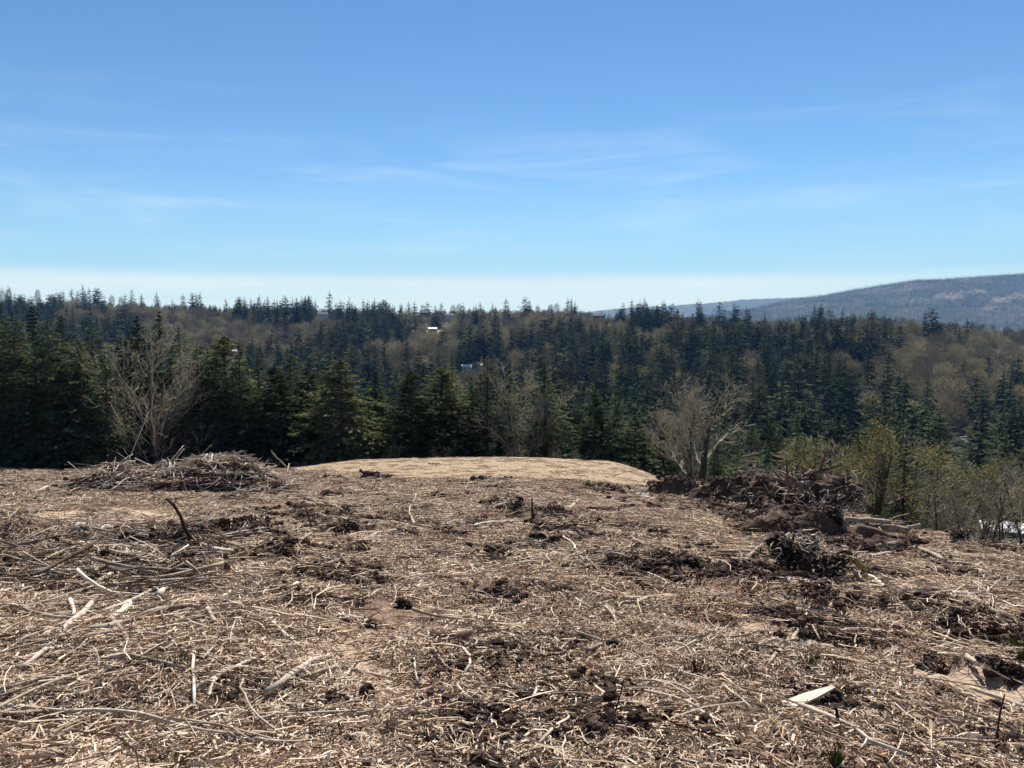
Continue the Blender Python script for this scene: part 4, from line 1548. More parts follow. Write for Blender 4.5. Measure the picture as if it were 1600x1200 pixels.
BR = [
    ([(137, 996), (172, 989), (222, 975), (275, 966), (350, 955), (400, 948), (440, 938), (470, 928)], 10, 4, .72, 'long pale branch reaching right from the pale stub log, tapering to a fine tip', 2),
    ([(30, 1056), (50, 1045), (82, 1020), (100, 995), (120, 975), (143, 957)], 7, 12, .74, 'thick grey log slanting up and to the right, nearest the left border', 0),
    ([(172, 980), (190, 967), (202, 956)], 10, 10, .78, 'short sawn pale log end above the dark elbow piece', 0),
    ([(173, 979), (188, 994), (199, 1010), (201, 1022)], 10, 8, .62, 'short thick elbow-shaped piece of wood below the sawn pale log end', 0),
    ([(122, 1055), (150, 1050), (197, 1036)], 9, 8, .76, 'stout pale stick lying left of the elbow-shaped piece', 0),
    ([(202, 1020), (228, 1022), (252, 1024)], 6, 4, .75, 'short straight pale stick touching the foot of the elbow piece', 0),
    ([(205, 1037), (257, 1050), (290, 1058)], 6, 6, .68, 'pale stick sloping down to the right from the stout pale stick', 1),
    ([(0, 1094), (50, 1080), (90, 1070), (122, 1061)], 8, 5, .66, 'straight grey pole coming in from the left border under the log', 1),
    ([(0, 1103), (40, 1090), (75, 1078)], 5, 4, .58, 'thinner pole lying alongside the straight grey pole', 0),
    ([(0, 1119), (58, 1120), (100, 1126), (175, 1130), (225, 1136), (275, 1143), (325, 1154), (393, 1167)], 9, 3, .78, 'very long whitish pole across the lower left of the field', 3),
    ([(0, 1132), (35, 1130), (66, 1128)], 6, 5, .70, 'pale stick tucked directly under the long whitish pole', 0),
    ([(0, 1141), (30, 1145), (60, 1150)], 5, 4, .74, 'thin white stick at the left border two below the long pole', 0),
    ([(0, 1181), (60, 1181), (122, 1180)], 6, 4, .75, 'straight pale stick low in the left corner', 0),
    ([(48, 1200), (75, 1192), (97, 1186), (127, 1187)], 5, 3, .70, 'slightly bent thin stick in the bottom left corner', 0),
    ([(304, 1120), (303, 1090), (302, 1060), (304, 1028)], 5, 5, .80, 'upright-looking pale stick pointing straight away from the camera', 0),
    ([(307, 1092), (350, 1065), (375, 1052), (404, 1041)], 7, 6, .74, 'pale stick crossing the one that points straight away', 1),
    ([(336, 1074), (331, 1090), (325, 1107)], 6, 4, .74, 'short pale stub hanging below the crossing stick', 0),
    ([(140, 972), (207, 945), (262, 921), (299, 902)], 5, 6, .66, 'long thin branch rising to the right above the thick grey log', 2),
    ([(246, 941), (257, 932), (268, 922)], 11, 7, .88, 'broad splintered chunk of fresh white wood', 0),
    ([(282, 927), (325, 937), (375, 947)], 4, 3, .45, 'thin brown stick trailing right from the white splintered chunk', 0),
    ([(137, 1115), (160, 1110), (188, 1104)], 6, 4, .74, 'pale stick just above the long whitish pole', 0),
    ([(112, 921), (140, 922), (155, 917), (172, 908)], 5, 5, .80, 'forked white stick with a drooping arm', 1),
    ([(110, 948), (115, 960), (114, 974)], 7, 5, .78, 'short curved white stick beside a dark hollow', 0),
    ([(0, 953), (32, 962), (75, 972), (115, 975)], 6, 4, .55, 'grey brown branch sloping in from the left border to the thick log', 1),
    ([(247, 1030), (285, 1010), (322, 990)], 4, 3, .55, 'thin tan switch slanting up right of the elbow piece', 0),
    ([(27, 1015), (65, 998), (105, 982)], 4, 3, .50, 'thin brown switch crossing left of the thick grey log', 0),
    ([(325, 965), (331, 974), (337, 985)], 9, 8, .80, 'stubby broken piece standing out below the long pale branch', 0),
    ([(117, 845), (150, 842), (178, 838)], 8, 8, .66, 'pale log with a dark hollow under it in the left slash', 0),
    ([(207, 847), (237, 850), (272, 862)], 6, 5, .72, 'pale arched branch right of the log over the hollow', 1),
    ([(185, 877), (218, 876), (251, 876)], 7, 6, .78, 'straight white log in the middle of the left slash', 0),
    ([(127, 901), (155, 897), (176, 889)], 9, 8, .70, 'curved pale log over black shade in the left slash', 0),
    ([(180, 890), (194, 898), (208, 906)], 6, 4, .60, 'short stick running down from the curved pale log', 0),
    ([(157, 867), (175, 861), (191, 854)], 5, 4, .60, 'grey stick rising right above the straight white log', 0),
    ([(175, 870), (200, 864), (226, 858)], 5, 4, .64, 'second grey stick rising right above the straight white log', 0),
    ([(260, 885), (272, 891), (280, 902)], 5, 4, .76, 'small hooked white branch right of the straight white log', 0),
    ([(85, 852), (94, 860), (103, 868)], 5, 4, .70, 'short slanting stick left of the curved pale log', 0),
    ([(0, 870), (25, 869), (51, 867)], 5, 4, .60, 'level grey stick at the left border', 0),
    ([(52, 772), (68, 767), (85, 761)], 4, 3, .70, 'pale stick on the bare strip before the brush pile', 0),
    ([(282, 855), (322, 861), (366, 873)], 9, 12, .66, 'fat grey log at the foot of the upright dark limb', 0),
    ([(415, 1100), (450, 1076), (478, 1052), (492, 1043), (520, 1042)], 13, 6, .76, 'heavy pale log bent at the top, lying alone near the front', 0),
    ([(470, 1075), (500, 1062), (528, 1054)], 7, 4, .66, 'stick resting against the heavy bent log', 0),
    ([(492, 1047), (522, 1050), (550, 1059), (580, 1065), (611, 1073)], 4, 3, .56, 'thin whip curving right from the heavy bent log', 1),
    ([(400, 1065), (437, 1066), (473, 1078)], 5, 4, .66, 'thin stick meeting the heavy bent log from the left', 0),
    ([(400, 1073), (435, 1076), (471, 1080)], 4, 3, .62, 'second thin stick just under the one meeting the heavy log', 0),
    ([(427, 986), (445, 1002), (468, 1023)], 7, 5, .80, 'white double stick sloping down above the heavy bent log', 1),
    ([(697, 1019), (722, 1025), (736, 1042), (727, 1063)], 4, 5, .80, 'pale hooped branch beside the dark red log', 0),
    ([(645, 962), (682, 972), (740, 981)], 5, 4, .72, 'pale branch sloping right above the dark red log', 1),
    ([(400, 1171), (450, 1175), (496, 1172)], 6, 4, .72, 'smooth pale stick lying level at the bottom, left of the middle', 0),
    ([(675, 997), (675, 1017), (698, 1056)], 3, 3, .66, 'thin wavy stick left of the dark red log', 0),
    ([(600, 1152), (650, 1160), (700, 1162), (733, 1150)], 4, 3, .66, 'long shallow bow of a twig at the bottom middle', 0),
    ([(715, 1087), (735, 1108), (756, 1128)], 4, 3, .72, 'thin pale stick crossing a dark brush patch', 0),
    ([(735, 1105), (768, 1106), (801, 1109)], 5, 4, .78, 'white stick pointing right from the dark brush patch', 0),
    ([(647, 1042), (649, 1060), (653, 1078)], 4, 4, .80, 'short forked white stick left of the hooped branch', 1),
    ([(400, 1142), (415, 1137), (433, 1129)], 6, 4, .55, 'grey curved stick under the heavy bent log', 0),
    ([(557, 1131), (580, 1127), (606, 1124)], 5, 4, .62, 'grey stick lying level right of the heavy bent log', 0),
    ([(540, 905), (560, 911), (577, 917)], 5, 4, .76, 'pale stick over a small black hollow at centre left', 0),
    ([(1007, 1096), (1050, 1104), (1093, 1120)], 5, 4, .80, 'straight pale stick right of a dark red tuft of stems', 1),
    ([(997, 1078), (1045, 1081), (1096, 1101)], 4, 3, .56, 'brown stick directly above the straight pale stick', 0),
    ([(892, 1146), (901, 1139), (911, 1132)], 6, 5, .80, 'stubby pale stick slanting up at the bottom middle', 0),
    ([(842, 1182), (852, 1168), (863, 1155)], 8, 4, .70, 'split grey stick with frayed end at the bottom middle', 0),
    ([(1132, 1087), (1153, 1104), (1176, 1123)], 4, 3, .66, 'pair-like thin stick sloping down toward the white board', 0),
    ([(900, 946), (912, 954), (926, 960)], 5, 4, .62, 'small curved brown stick right of a dark hollow', 0),
    ([(945, 957), (955, 968), (963, 983)], 4, 3, .76, 'thin pale curl of twig below a grassy patch', 0),
    ([(902, 1000), (921, 1006), (941, 1014)], 5, 4, .70, 'straight tan stick beside a tuft of grass', 0),
    ([(917, 1032), (928, 1026), (941, 1020)], 10, 6, .45, 'short thick dark stub with a pale top', 0),
    ([(1050, 1017), (1072, 1020), (1083, 1041)], 4, 3, .72, 'pale twig bowed like a handle on the right', 0),
    ([(1200, 1055), (1225, 1020), (1242, 1004), (1261, 992)], 5, 6, .72, 'crooked pale branch rising right on the edge of the dirt track', 0),
    ([(1250, 1120), (1305, 1140), (1340, 1155), (1360, 1172), (1416, 1198)], 8, 5, .78, 'long white branch running down to the bottom under the white board', 2),
    ([(1372, 1022), (1385, 1052), (1437, 1097), (1506, 1166)], 4, 3, .30, 'long thin dark whip sloping down at the lower right', 0),
    ([(1515, 1090), (1560, 1105), (1605, 1122)], 8, 7, .80, 'thick white pole running out of the right border', 0),
    ([(1417, 1000), (1442, 1007), (1468, 1016)], 6, 4, .74, 'pale stick on the dark ridge between the two dirt tracks', 0),
    ([(1510, 1040), (1519, 1046), (1528, 1053)], 9, 7, .85, 'short bright chunk of wood on the right hand dirt ridge', 0),
    ([(1547, 1025), (1580, 1040), (1591, 1062)], 4, 3, .68, 'thin arched root over a black hollow at the right border', 0),
    ([(1440, 1122), (1490, 1142), (1551, 1156)], 5, 4, .68, 'tan stick sloping right below the thin dark whip', 1),
    ([(1260, 972), (1268, 990), (1281, 1008)], 4, 3, .70, 'thin pale twig lying across the upper dirt track', 0),
    ([(1470, 1170), (1512, 1173), (1558, 1176)], 6, 4, .62, 'level grey stick in the lower right corner', 0),
    ([(1395, 852), (1437, 865), (1476, 882)], 7, 6, .55, 'long straight log pointing down and right below the log stack', 0),
    ([(1360, 875), (1375, 873), (1391, 870)], 6, 5, .66, 'short log right of the mossy hooped limb', 0),
    ([(1162, 883), (1180, 867), (1200, 852), (1233, 841)], 6, 5, .64, 'bent pole leaning up to the right before the black root mass', 0),
    ([(1117, 869), (1145, 868), (1173, 868)], 5, 4, .70, 'straight pole lying level left of the black root mass', 0),
    ([(1142, 887), (1170, 886), (1200, 887)], 5, 5, .62, 'second level pole below the first, left of the black root mass', 0),
    ([(1092, 774), (1150, 779), (1196, 775)], 5, 4, .62, 'thin bowed pole along the side of the soil heap', 0),
    ([(1350, 905), (1370, 915), (1385, 925)], 6, 4, .78, 'pale broken root end sloping away right of the black root mass', 0),
    ([(740, 828), (758, 823), (790, 822)], 5, 4, .70, 'pale stick left of the old cut stump', 0),
    ([(880, 845), (896, 855), (903, 872)], 4, 3, .76, 'bent pale twig right of the old cut stump', 0),
    ([(990, 850), (1005, 857), (1018, 860)], 6, 5, .55, 'short grey log in the open middle of the field', 0),
    ([(650, 780), (640, 800), (648, 823)], 3, 3, .70, 'thin curl of vine lying in the middle distance', 0),
    ([(888, 800), (895, 795), (902, 788)], 6, 5, .70, 'tilted splinter of log right of the old cut stump', 0),
    ([(520, 818), (538, 817), (545, 815)], 5, 4, .66, 'pale stick on a dark mound at centre left', 0),
]
for pts, w0, w1, tn, lab, tw in BR:
    branch(pts, w0, w1, tn, lab, None, None, tw)
# limbs that stand clear of the ground: each lifted point is given with the ground point beneath it
branch([(318, 868), (314, 860), (296, 838), (288, 822), (280, 798), (268, 785), (260, 779)], 9, 4, .35, 'crooked dark limb standing up out of the slash on the left', [(318, 868)] * 7, DARKWOOD, 2)
branch([(240, 848), (265, 843), (292, 837)], 5, 5, .4, 'dark pole resting against the crooked standing limb', [(270, 855)] * 3, DARKWOOD)
branch([(320, 892), (320, 875), (315, 862)], 5, 4, .6, 'thin leg-like stick below the crooked standing limb', [(320, 892)] * 3)
branch([(727, 1022), (742, 982), (747, 947)], 3, 2, .7, 'fine pale shoot standing up behind the dark red log', [(727, 1022)] * 3)
branch([(1556, 1176), (1560, 1130), (1570, 1085)], 4, 2, .3, 'dark upright shoot at the lower right border', [(1556, 1176)] * 3, DARKWOOD)
branch([(1308, 1140), (1307, 1120), (1306, 1105)], 6, 5, .3, 'short dark stake standing by the white board', [(1308, 1140)] * 3, DARKWOOD)
branch([(958, 1125), (962, 1110), (975, 1060)], 3, 2, .35, 'thin reddish shoot standing at the lower middle', [(958, 1125)] * 3, DARKWOOD)
branch([(490, 835), (478, 795), (474, 789)], 3, 2, .5, 'thin dark twig tilted up on the mound at centre left', [(490, 835)] * 3, DARKWOOD)
branch([(460, 735), (445, 727), (430, 712), (424, 704)], 3, 2, .45, 'bent thin limb sticking up at the right end of the brush pile', [(460, 737)] * 4)
branch([(677, 1008), (700, 1012), (734, 1009)], 17, 15, .55, 'dark reddish log half sunk in the litter at the middle', None, DARKWOOD, 0, 'log', 'log', None, 9)
branch([(1320, 812), (1350, 813), (1391, 816)], 9, 8, .5, 'pale pole lying along the top of the log stack', [(1350, 845)] * 3, None, 0, 'log', 'log', 'logs in the stack right of the stump pile')
branch([(1405, 829), (1420, 825), (1438, 820)], 7, 6, .55, 'pale pole end jutting right out of the log stack', [(1420, 842)] * 3, None, 0, 'log', 'log', 'logs in the stack right of the stump pile')
branch([(1340, 826), (1375, 836), (1412, 848)], 17, 19, .36, 'thickest log, sawn end showing, at the bottom of the log stack', [(1378, 852)] * 3, None, 0, 'log', 'log', 'logs in the stack right of the stump pile', 10)
branch([(1352, 826), (1390, 826), (1418, 829)], 13, 12, .42, 'middle log of the log stack under the pale pole', [(1378, 846)] * 3, None, 0, 'log', 'log', 'logs in the stack right of the stump pile', 9)
branch([(1350, 830), (1360, 838), (1366, 846)], 7, 5, .75, 'short pale root leaning on the front of the log stack', [(1360, 850)] * 3)

def slash_tangle(line, spread, nbr, ntw, label, seed):
    r = np.random.default_rng(seed)
    pts = np.array([hit(*p) for p in line])
    c0 = pts.mean(0)
    t = empty('brush_pile', c0)
    tag(t, label, 'brush pile')

    def spot():
        q = r.uniform(0, len(pts) - 1.001)
        i = int(q)
        p = pts[i] + (pts[i + 1] - pts[i]) * (q - i)
        return p[0] + r.normal(0, spread * .5), p[1] + r.normal(0, spread * .6)

    for k in range(nbr):
        x, y = spot()
        L = r.uniform(.5, 1.7)
        az = r.normal(0, .55) + (math.pi if r.random() < .5 else 0)
        sl = np.linspace(-.5, .5, 7)
        X, Y = x + np.cos(az) * sl * L, y + np.sin(az) * sl * L + r.normal(0, .09) * (0.25 - sl * sl) * 4
        g = gz(X, Y)
        Z = np.maximum(g.mean() + sl * r.normal(0, .22) * L, g) + .03 + r.uniform(0, .20)
        rd = .010 * (.034 / .010) ** r.random()
        b = MB()
        b.tube(np.stack([X, Y, Z], 1) - c0, np.linspace(rd, rd * .45, 7), 6, float(np.clip(r.normal(.46, .2), .05, .9)), True, .12)
        b.build('branch', WOOD, t, True)
    b = MB()
    for k in range(ntw):
        x, y = spot()
        L = r.uniform(.15, .6)
        az, el = r.uniform(0, 6.28), r.normal(.05, .3)
        d = np.array([math.cos(az) * math.cos(el), math.sin(az) * math.cos(el), math.sin(el)])
        c = np.array([x, y, float(gz(x, y)) + .02 + r.uniform(0, .20)]) - c0
        b.tube([c - d * L / 2, c + r.normal(0, .02, 3), c + d * L / 2], [.009, .007, .003], 3, float(np.clip(r.normal(.34, .22), 0, 1)), False)
    b.build('twig_tangle', WOOD, t)['kind'] = 'stuff'


slash_tangle([(0, 862), (90, 858), (180, 860), (290, 866), (360, 858)], 1.0, 90, 700, 'wide dark tangle of broken branches around the crooked standing limb', 311)
slash_tangle([(20, 910), (140, 905), (230, 915), (290, 925)], .6, 45, 350, 'smaller tangle of grey sticks just nearer than the crooked limb', 312)

# the white board and loose pale stones
b = MB()
c0 = hit(1227, 1109); c1 = hit(1302, 1096)
dv = c1 - c0
ln = float(np.linalg.norm(dv[:2])); az = math.atan2(dv[1], dv[0])
b.add([(0, -.05, 0), (ln, -.018, .03), (ln, .018, .03), (0, .06, 0), (0, -.05, .035), (ln, -.018, .05), (ln, .018, .05), (0, .06, .035), (ln * .5, -.05, .045), (ln * .5, .05, .045)],
      [(4, 8, 9, 7), (8, 5, 6, 9), (0, 1, 8, 4), (3, 7, 9, 2)], [(1, 5, 8), (2, 9, 6), (0, 4, 7), (0, 7, 3), (1, 2, 6), (1, 6, 5)], .66)
o = b.build('board', WOOD)
o.location = (c0 + c1) / 2 - np.array([dv[0], dv[1], 0]) / 2
o.location.z = float(gz(*((c0 + c1) / 2)[:2])) + 0.06
o.rotation_euler = (0, 0, az)
tag(o, 'freshly split white board with a pointed end lying at the lower right', 'board')
for k, (px, v, s, lab) in enumerate([(1000, 775, .22, 'pale stone farthest up the line of stones by the soil heap'), (1008, 780, .3, 'largest pale stone in the line by the soil heap'), (1020, 786, .28, 'pale stone at the near end of the line by the soil heap'),
                                     (1532, 897, .12, 'bright white chunk on the slope at the right'), (1540, 906, .09, 'second bright chunk just below the white one on the slope'),
                                     (443, 1148, .05, 'small pale stone at the bottom under the heavy bent log'), (485, 1072, .05, 'pale stone tucked beside the heavy bent log'), (534, 966, .07, 'small pale stone in the open left of centre')]):
    p = hit(px, v)
    b = MB()
    b.blob((0, 0, 0), (s, s * 0.8, s * 0.55), 900 + k, .6, .28)
    o = b.build('stone', STONE)
    o.location = (p[0], p[1], float(gz(p[0], p[1])) + s * .25)
    tag(o, lab, 'stone', 'pale stones in the field')

# nameless twigs: enough of them to count, thrown over the whole field, sharing a dozen meshes
TWM = []
for k in range(14):
    r = np.random.default_rng(700 + k)
    b = MB()
    n = 8
    t = np.linspace(-.5, .5, n)
    path = np.stack([t, np.cumsum(r.normal(0, .018, n)) + r.normal(0, .18) * (0.25 - t * t) * 2, 0.03 + (0.25 - t * t) * r.uniform(0, .18)], 1)
    path -= path.mean(0) * np.array([1, 1, 0])
    rd = np.linspace(r.uniform(.012, .022), r.uniform(.005, .012), n)
    b.tube(path, rd, 6, float(r.uniform(.4, .78)), True, .1)
    if k % 3 == 0:
        i = int(r.integers(3, 6))
        d = np.array([.3, r.choice([-1, 1]) * .22, .06])
        b.tube([path[i], path[i] + d * .5 + r.normal(0, .01, 3), path[i] + d], [rd[i] * .7, rd[i] * .5, .004], 5, float(r.uniform(.5, .85)), True)
    TWM.append(b.mesh('stick', WOOD, True))
r = np.random.default_rng(8)
made = 0
zones = [('left', 'weathered stick lying loose in the dense slash on the left', 85, (-.66, -.26), (5.0, 19)),
         ('mid', 'weathered stick lying loose in the litter of the open middle', 55, (-.28, .25), (4.8, 28)),
         ('right', 'weathered stick lying loose on the slope at the right', 40, (.25, .66), (4.8, 20))]
for zn, lab, cnt, (ua, ub), (ya, yb) in zones:
    for _ in range(cnt):
        y = float((ya ** .6 + r.random() * (yb ** .6 - ya ** .6)) ** (1 / .6))
        u = float(r.uniform(ua, ub))
        x = u * y
        tr = masks(np.array([x]), np.array([y]))[0][0]
        if tr > .5 and r.random() < .7:
            continue
        L = float(r.uniform(.22, .8)) * (1 if y < 12 else 1.5) * (1.7 if zn == 'left' else 1)
        az = float(r.uniform(0, 2 * math.pi))
        e = L * .42
        xa, ya_, xb, yb_ = x + math.cos(az) * e, y + math.sin(az) * e, x - math.cos(az) * e, y - math.sin(az) * e
        za, zb, zm = (float(gz(a, c)) for a, c in ((xa, ya_), (xb, yb_), (x, y)))
        o = obj('stick', TWM[made % 14])
        o.location = (x, y, max((za + zb) / 2, zm - .01) + .05)
        o.rotation_euler = (0, -math.atan2(za - zb, 2 * e), az)
        o.scale = (L, L * .62, L * .62)
        where = {'left': ('in the front left corner', 'about the long pale branch', 'about the curved pale log in the left slash', 'beyond the crooked dark limb'),
                 'mid': ('at the bottom middle', 'about the dark red log', 'in the open middle of the field', 'about the old cut stump'),
                 'right': ('about the white board', 'beside the dirt tracks', 'before the black root mass', 'below the stump pile')}[zn][0 if y < 6.6 else 1 if y < 9 else 2 if y < 14 else 3]
        tag(o, 'weathered loose stick %s' % where, 'stick', 'loose sticks in the field (%s)' % zn)
        made += 1

# ------------------------------------------------------------------ heaps, stumps and root masses


HEAPS = []


def heap(name, px0, px1, vbase, vtop, label, seed, dark=0.4, cat='heap', depth_k=0.45, mat=None, parent=None, peaks=None):
    """mound whose foot spans two photograph columns; returns the object and the shape function"""
    a, c = hit(px0, vbase), hit(px1, vbase)
    ctr = (hit((px0 + px1) / 2, vbase))
    wx = abs(c[0] - a[0]) / 2
    y0 = ctr[1] + wx * depth_k * 0.5
    hgt = zrow(vtop, y0) - float(land((a[0] + c[0]) / 2, y0))
    cx = (a[0] + c[0]) / 2
    n, m = 44, 90
    rr = np.linspace(0, 1.12, n)
    th = np.arange(m) * 2 * math.pi / m
    R, T = np.meshgrid(rr, th, indexing='ij')
    lx, ly = R * np.cos(T) * wx, R * np.sin(T) * wx * depth_k

    def shape(lx, ly):
        q = np.hypot(lx / wx, ly / (wx * depth_k))
        pk = 1.0 if peaks is None else np.interp(lx / wx, peaks[0], peaks[1])
        s = hgt * pk * np.clip(1 - q * q, 0, 1) ** 0.8 * (1 + 0.35 * fbm(lx / (hgt * 1.1), ly / (hgt * 1.1), seed, 3))
        s = s + 0.28 * hgt * fbm(lx / 0.35, ly / 0.35, seed + 4, 3) * (1 - sstep(0.75, 1.05, q))
        return gz(cx + lx, y0 + ly) + s - 0.10 * sstep(0.9, 1.12, q)
    HEAPS.append((cx, y0, wx, wx * depth_k, shape, name))
    z = shape(lx, ly)
    v = np.stack([lx, ly, z], -1).reshape(-1, 3)
    base_z = float(land(cx, y0))
    v[:, 2] -= base_z
    i, j = np.meshgrid(np.arange(n - 1), np.arange(m), indexing='ij')
    j2 = (j + 1) % m
    q = np.stack([i * m + j, (i + 1) * m + j, (i + 1) * m + j2, i * m + j2], -1).reshape(-1, 4)
    me = mesh_np(name, v, q, None, mat or CLOD, True, {'tint': dark + 0.35 * fbm(v[:, 0] * 1.3, v[:, 1] * 1.3, seed + 8, 3)})
    return me, np.array([cx, y0, base_z]), shape, wx, wx * depth_k, hgt


def brush_pile(px0, px1, vbase, vtop, label, seed, nbr, peaks=None, depth_k=0.4):
    me, loc, shape, wx, wy, hgt = heap('mound', px0, px1, vbase, vtop, label, seed, 0.5, peaks=peaks, depth_k=depth_k)
    t = empty('brush_pile', loc)
    tag(t, label, 'brush pile')
    obj('mound', me, t)
    r = np.random.default_rng(seed)
    for k in range(nbr):
        L = r.uniform(0.7, 2.5)
        lx, ly = r.uniform(-.9, .9) * wx, r.uniform(-.95, .5) * wy
        az = r.uniform(0, 2 * math.pi)
        if abs(math.sin(az)) > .75 and r.random() < .5:
            az += 1.2
        n = 7
        s = np.linspace(-.5, .5, n)
        X = lx + math.cos(az) * s * L
        Y = ly + math.sin(az) * s * L + r.normal(0, .12) * (0.25 - s * s) * 4
        g = shape(X, Y) - loc[2]
        lin = g.mean() + s * r.normal(0, .30 if r.random() < .75 else .75) * L + 0.06
        Z = np.maximum(g * .2 + lin * .8, g + .03) + r.uniform(0, .22)
        b = MB()
        rd = .012 * (.045 / .012) ** r.random()
        b.tube(np.stack([X, Y, Z], 1), np.linspace(rd, rd * .45, n), 6, float(np.clip(r.normal(.72, .2), 0.1, 1)), True, .1)
        b.build('branch', WOOD, t, True)
    b = MB()
    for k in range(1300):
        L = r.uniform(.3, 1.1)
        lx, ly = r.uniform(-1, 1) * wx, r.uniform(-1, .8) * wy
        if (lx / wx) ** 2 + (ly / wy) ** 2 > 1.1:
            continue
        az = r.uniform(0, 6.28)
        el = r.normal(0.05, .3)
        z = float(shape(np.array(lx), np.array(ly))) - loc[2] + r.uniform(0, .14)
        d = np.array([math.cos(az) * math.cos(el), math.sin(az) * math.cos(el), math.sin(el)])
        c = np.array([lx, ly, z])
        b.tube([c - d * L / 2, c + r.normal(0, .04, 3), c + d * L / 2], [.014, .011, .005], 3, float(np.clip(r.normal(.55, .25), 0, 1)), False)
    tt = b.build('twig_tangle', WOOD, t)
    tt['kind'] = 'stuff'
    return t


brush_pile(70, 462, 770, 714, 'long grey brush pile of tangled dead branches at the far left edge', 31, 170, ([-1, -.7, -.5, -.25, .05, .3, .5, .7, 1], [.3, .55, .75, .5, .62, 1.0, 1.15, .9, .5]))


def soil_heap(px0, px1, vb, vt, label, seed, dk=.5, peaks=None):
    me, loc, *_ = heap('soil_heap', px0, px1, vb, vt, label, seed, .68, depth_k=dk, peaks=peaks)
    o = obj('soil_heap', me)
    o.location = loc
    tag(o, label, 'soil heap')
    return o


soil_heap(1016, 1104, 774, 749, 'small rounded heap of bare brown soil touching the end of the straw berm', 41)
soil_heap(1076, 1188, 786, 751, 'wider heap of bare brown soil under the two dark trunks', 42)
soil_heap(1150, 1345, 836, 796, 'dark soil bank that the big uprooted stumps lie on', 43, .4)
soil_heap(1310, 1445, 862, 838, 'soil bank under the log stack', 44, .35)
soil_heap(556, 606, 750, 738, 'small dark clod heap standing before the straw berm', 45, .5)


def root_mass(px, v, width_px, height_px, label, seed, nroots=16, face=0.0, dark=.35, group='uprooted stumps'):
    """an uprooted stump: short trunk lying over, plate of soil, roots spreading out of it"""
    p = hit(px, v)
    s = width_px / FPX * p[1]
    hh = height_px / FPX * p[1]
    r = np.random.default_rng(seed)
    t = empty('root_wad', (p[0], p[1] + s * .2, float(land(p[0], p[1]))))
    tag(t, label, 'tree stump', group)
    # the trunk
    b = MB()
    d = np.array([math.cos(face), 0.35, math.sin(face) * .5 + .12])
    d /= np.linalg.norm(d)
    c = np.array([0, 0, hh * .48])
    rad = hh * .26
    tt = np.linspace(-.10, .48, 9)
    path = c + d * (s * tt)[:, None] + r.normal(0, .012 * s, (9, 3))
    b.tube(path, rad * np.interp(tt, [-.1, .12, .3, .48], [1.25, 1.0, .85, .8]), 16, dark, True, .16)
    b.build('trunk', DARKWOOD, t)
    # lump of soil held by the roots
    b = MB()
    for k in range(54):
        q = r.normal(0, 1, 3) * np.array([s * .20, s * .11, hh * .24]) + np.array([-d[0] * s * .12, 0, hh * .36])
        q[2] = abs(q[2])
        k_ = .022 * (.15 / .022) ** (r.random() ** 1.6) * hh
        b.blob(q, (k_ * r.uniform(.8, 1.7), k_, k_ * r.uniform(.7, 1.2)), int(r.integers(1e6)), float(r.uniform(.05, .6)), .55, 12, 8)
    b.build('soil_lump', CLOD, t)['kind'] = 'stuff'
    for k in range(nroots):
        a = 2 * math.pi * k / nroots + r.normal(0, .25)
        side = np.array([math.sin(a) * -d[2], math.cos(a) * .5, math.sin(a)])
        out = side * 1.0 - d * r.uniform(-.1, .6) + np.array([math.cos(a) * .6, 0, 0])
        out /= np.linalg.norm(out)
        L = r.uniform(.35, .85) * max(s, hh) * (1.0 if out[2] > -.2 else .6)
        q0 = c - d * s * .08 + side * rad * .4
        n = 8
        path = [q0]
        dd = out.copy()
        for i in range(n):
            dd = dd + r.normal(0, .22, 3)
            dd /= np.linalg.norm(dd)
            path.append(path[-1] + dd * L / n)
        path = np.array(path)
        path[:, 2] = np.maximum(path[:, 2], .02)
        path[:, 2] = np.where(path[:, 2] > hh * .95, hh * .95 + .22 * (path[:, 2] - hh * .95), path[:, 2])
        b = MB()
        rr = r.uniform(.13, .36) * rad
        b.tube(path, np.linspace(rr, rr * .18, n + 1), 7, float(np.clip(r.normal(dark + (.28 if dark > .3 else .10), .2), 0, 1)), True, .15)
        for _ in range(3):
            i = int(r.integers(3, n))
            e = dd + r.normal(0, .7, 3)
            b.tube([path[i], path[i] + e * L * .12, path[i] + e * L * .22 + r.normal(0, .03, 3)], [rr * .4, rr * .25, rr * .08], 4, float(r.uniform(.4, .9)), True)
        b.build('root', DARKWOOD, t, True)
    b = MB()
    for k in range(260):
        L = r.uniform(.08, .26) * s
        az, el = r.uniform(0, 6.28), r.normal(.1, .5)
        q = r.normal(0, 1, 3) * np.array([s * .30, s * .14, hh * .30]) + np.array([0, -s * .03, hh * .42])
        q[2] = abs(q[2])
        dd = np.array([math.cos(az) * math.cos(el), math.sin(az) * math.cos(el), math.sin(el)])
        b.tube([q - dd * L / 2, q + r.normal(0, .04 * s, 3), q + dd * L / 2], [.012, .010, .004], 3, float(np.clip(r.normal(.55, .28), 0, 1)), False)
    o = b.build('rootlets', WOOD, t)
    o['kind'] = 'stuff'
    return t


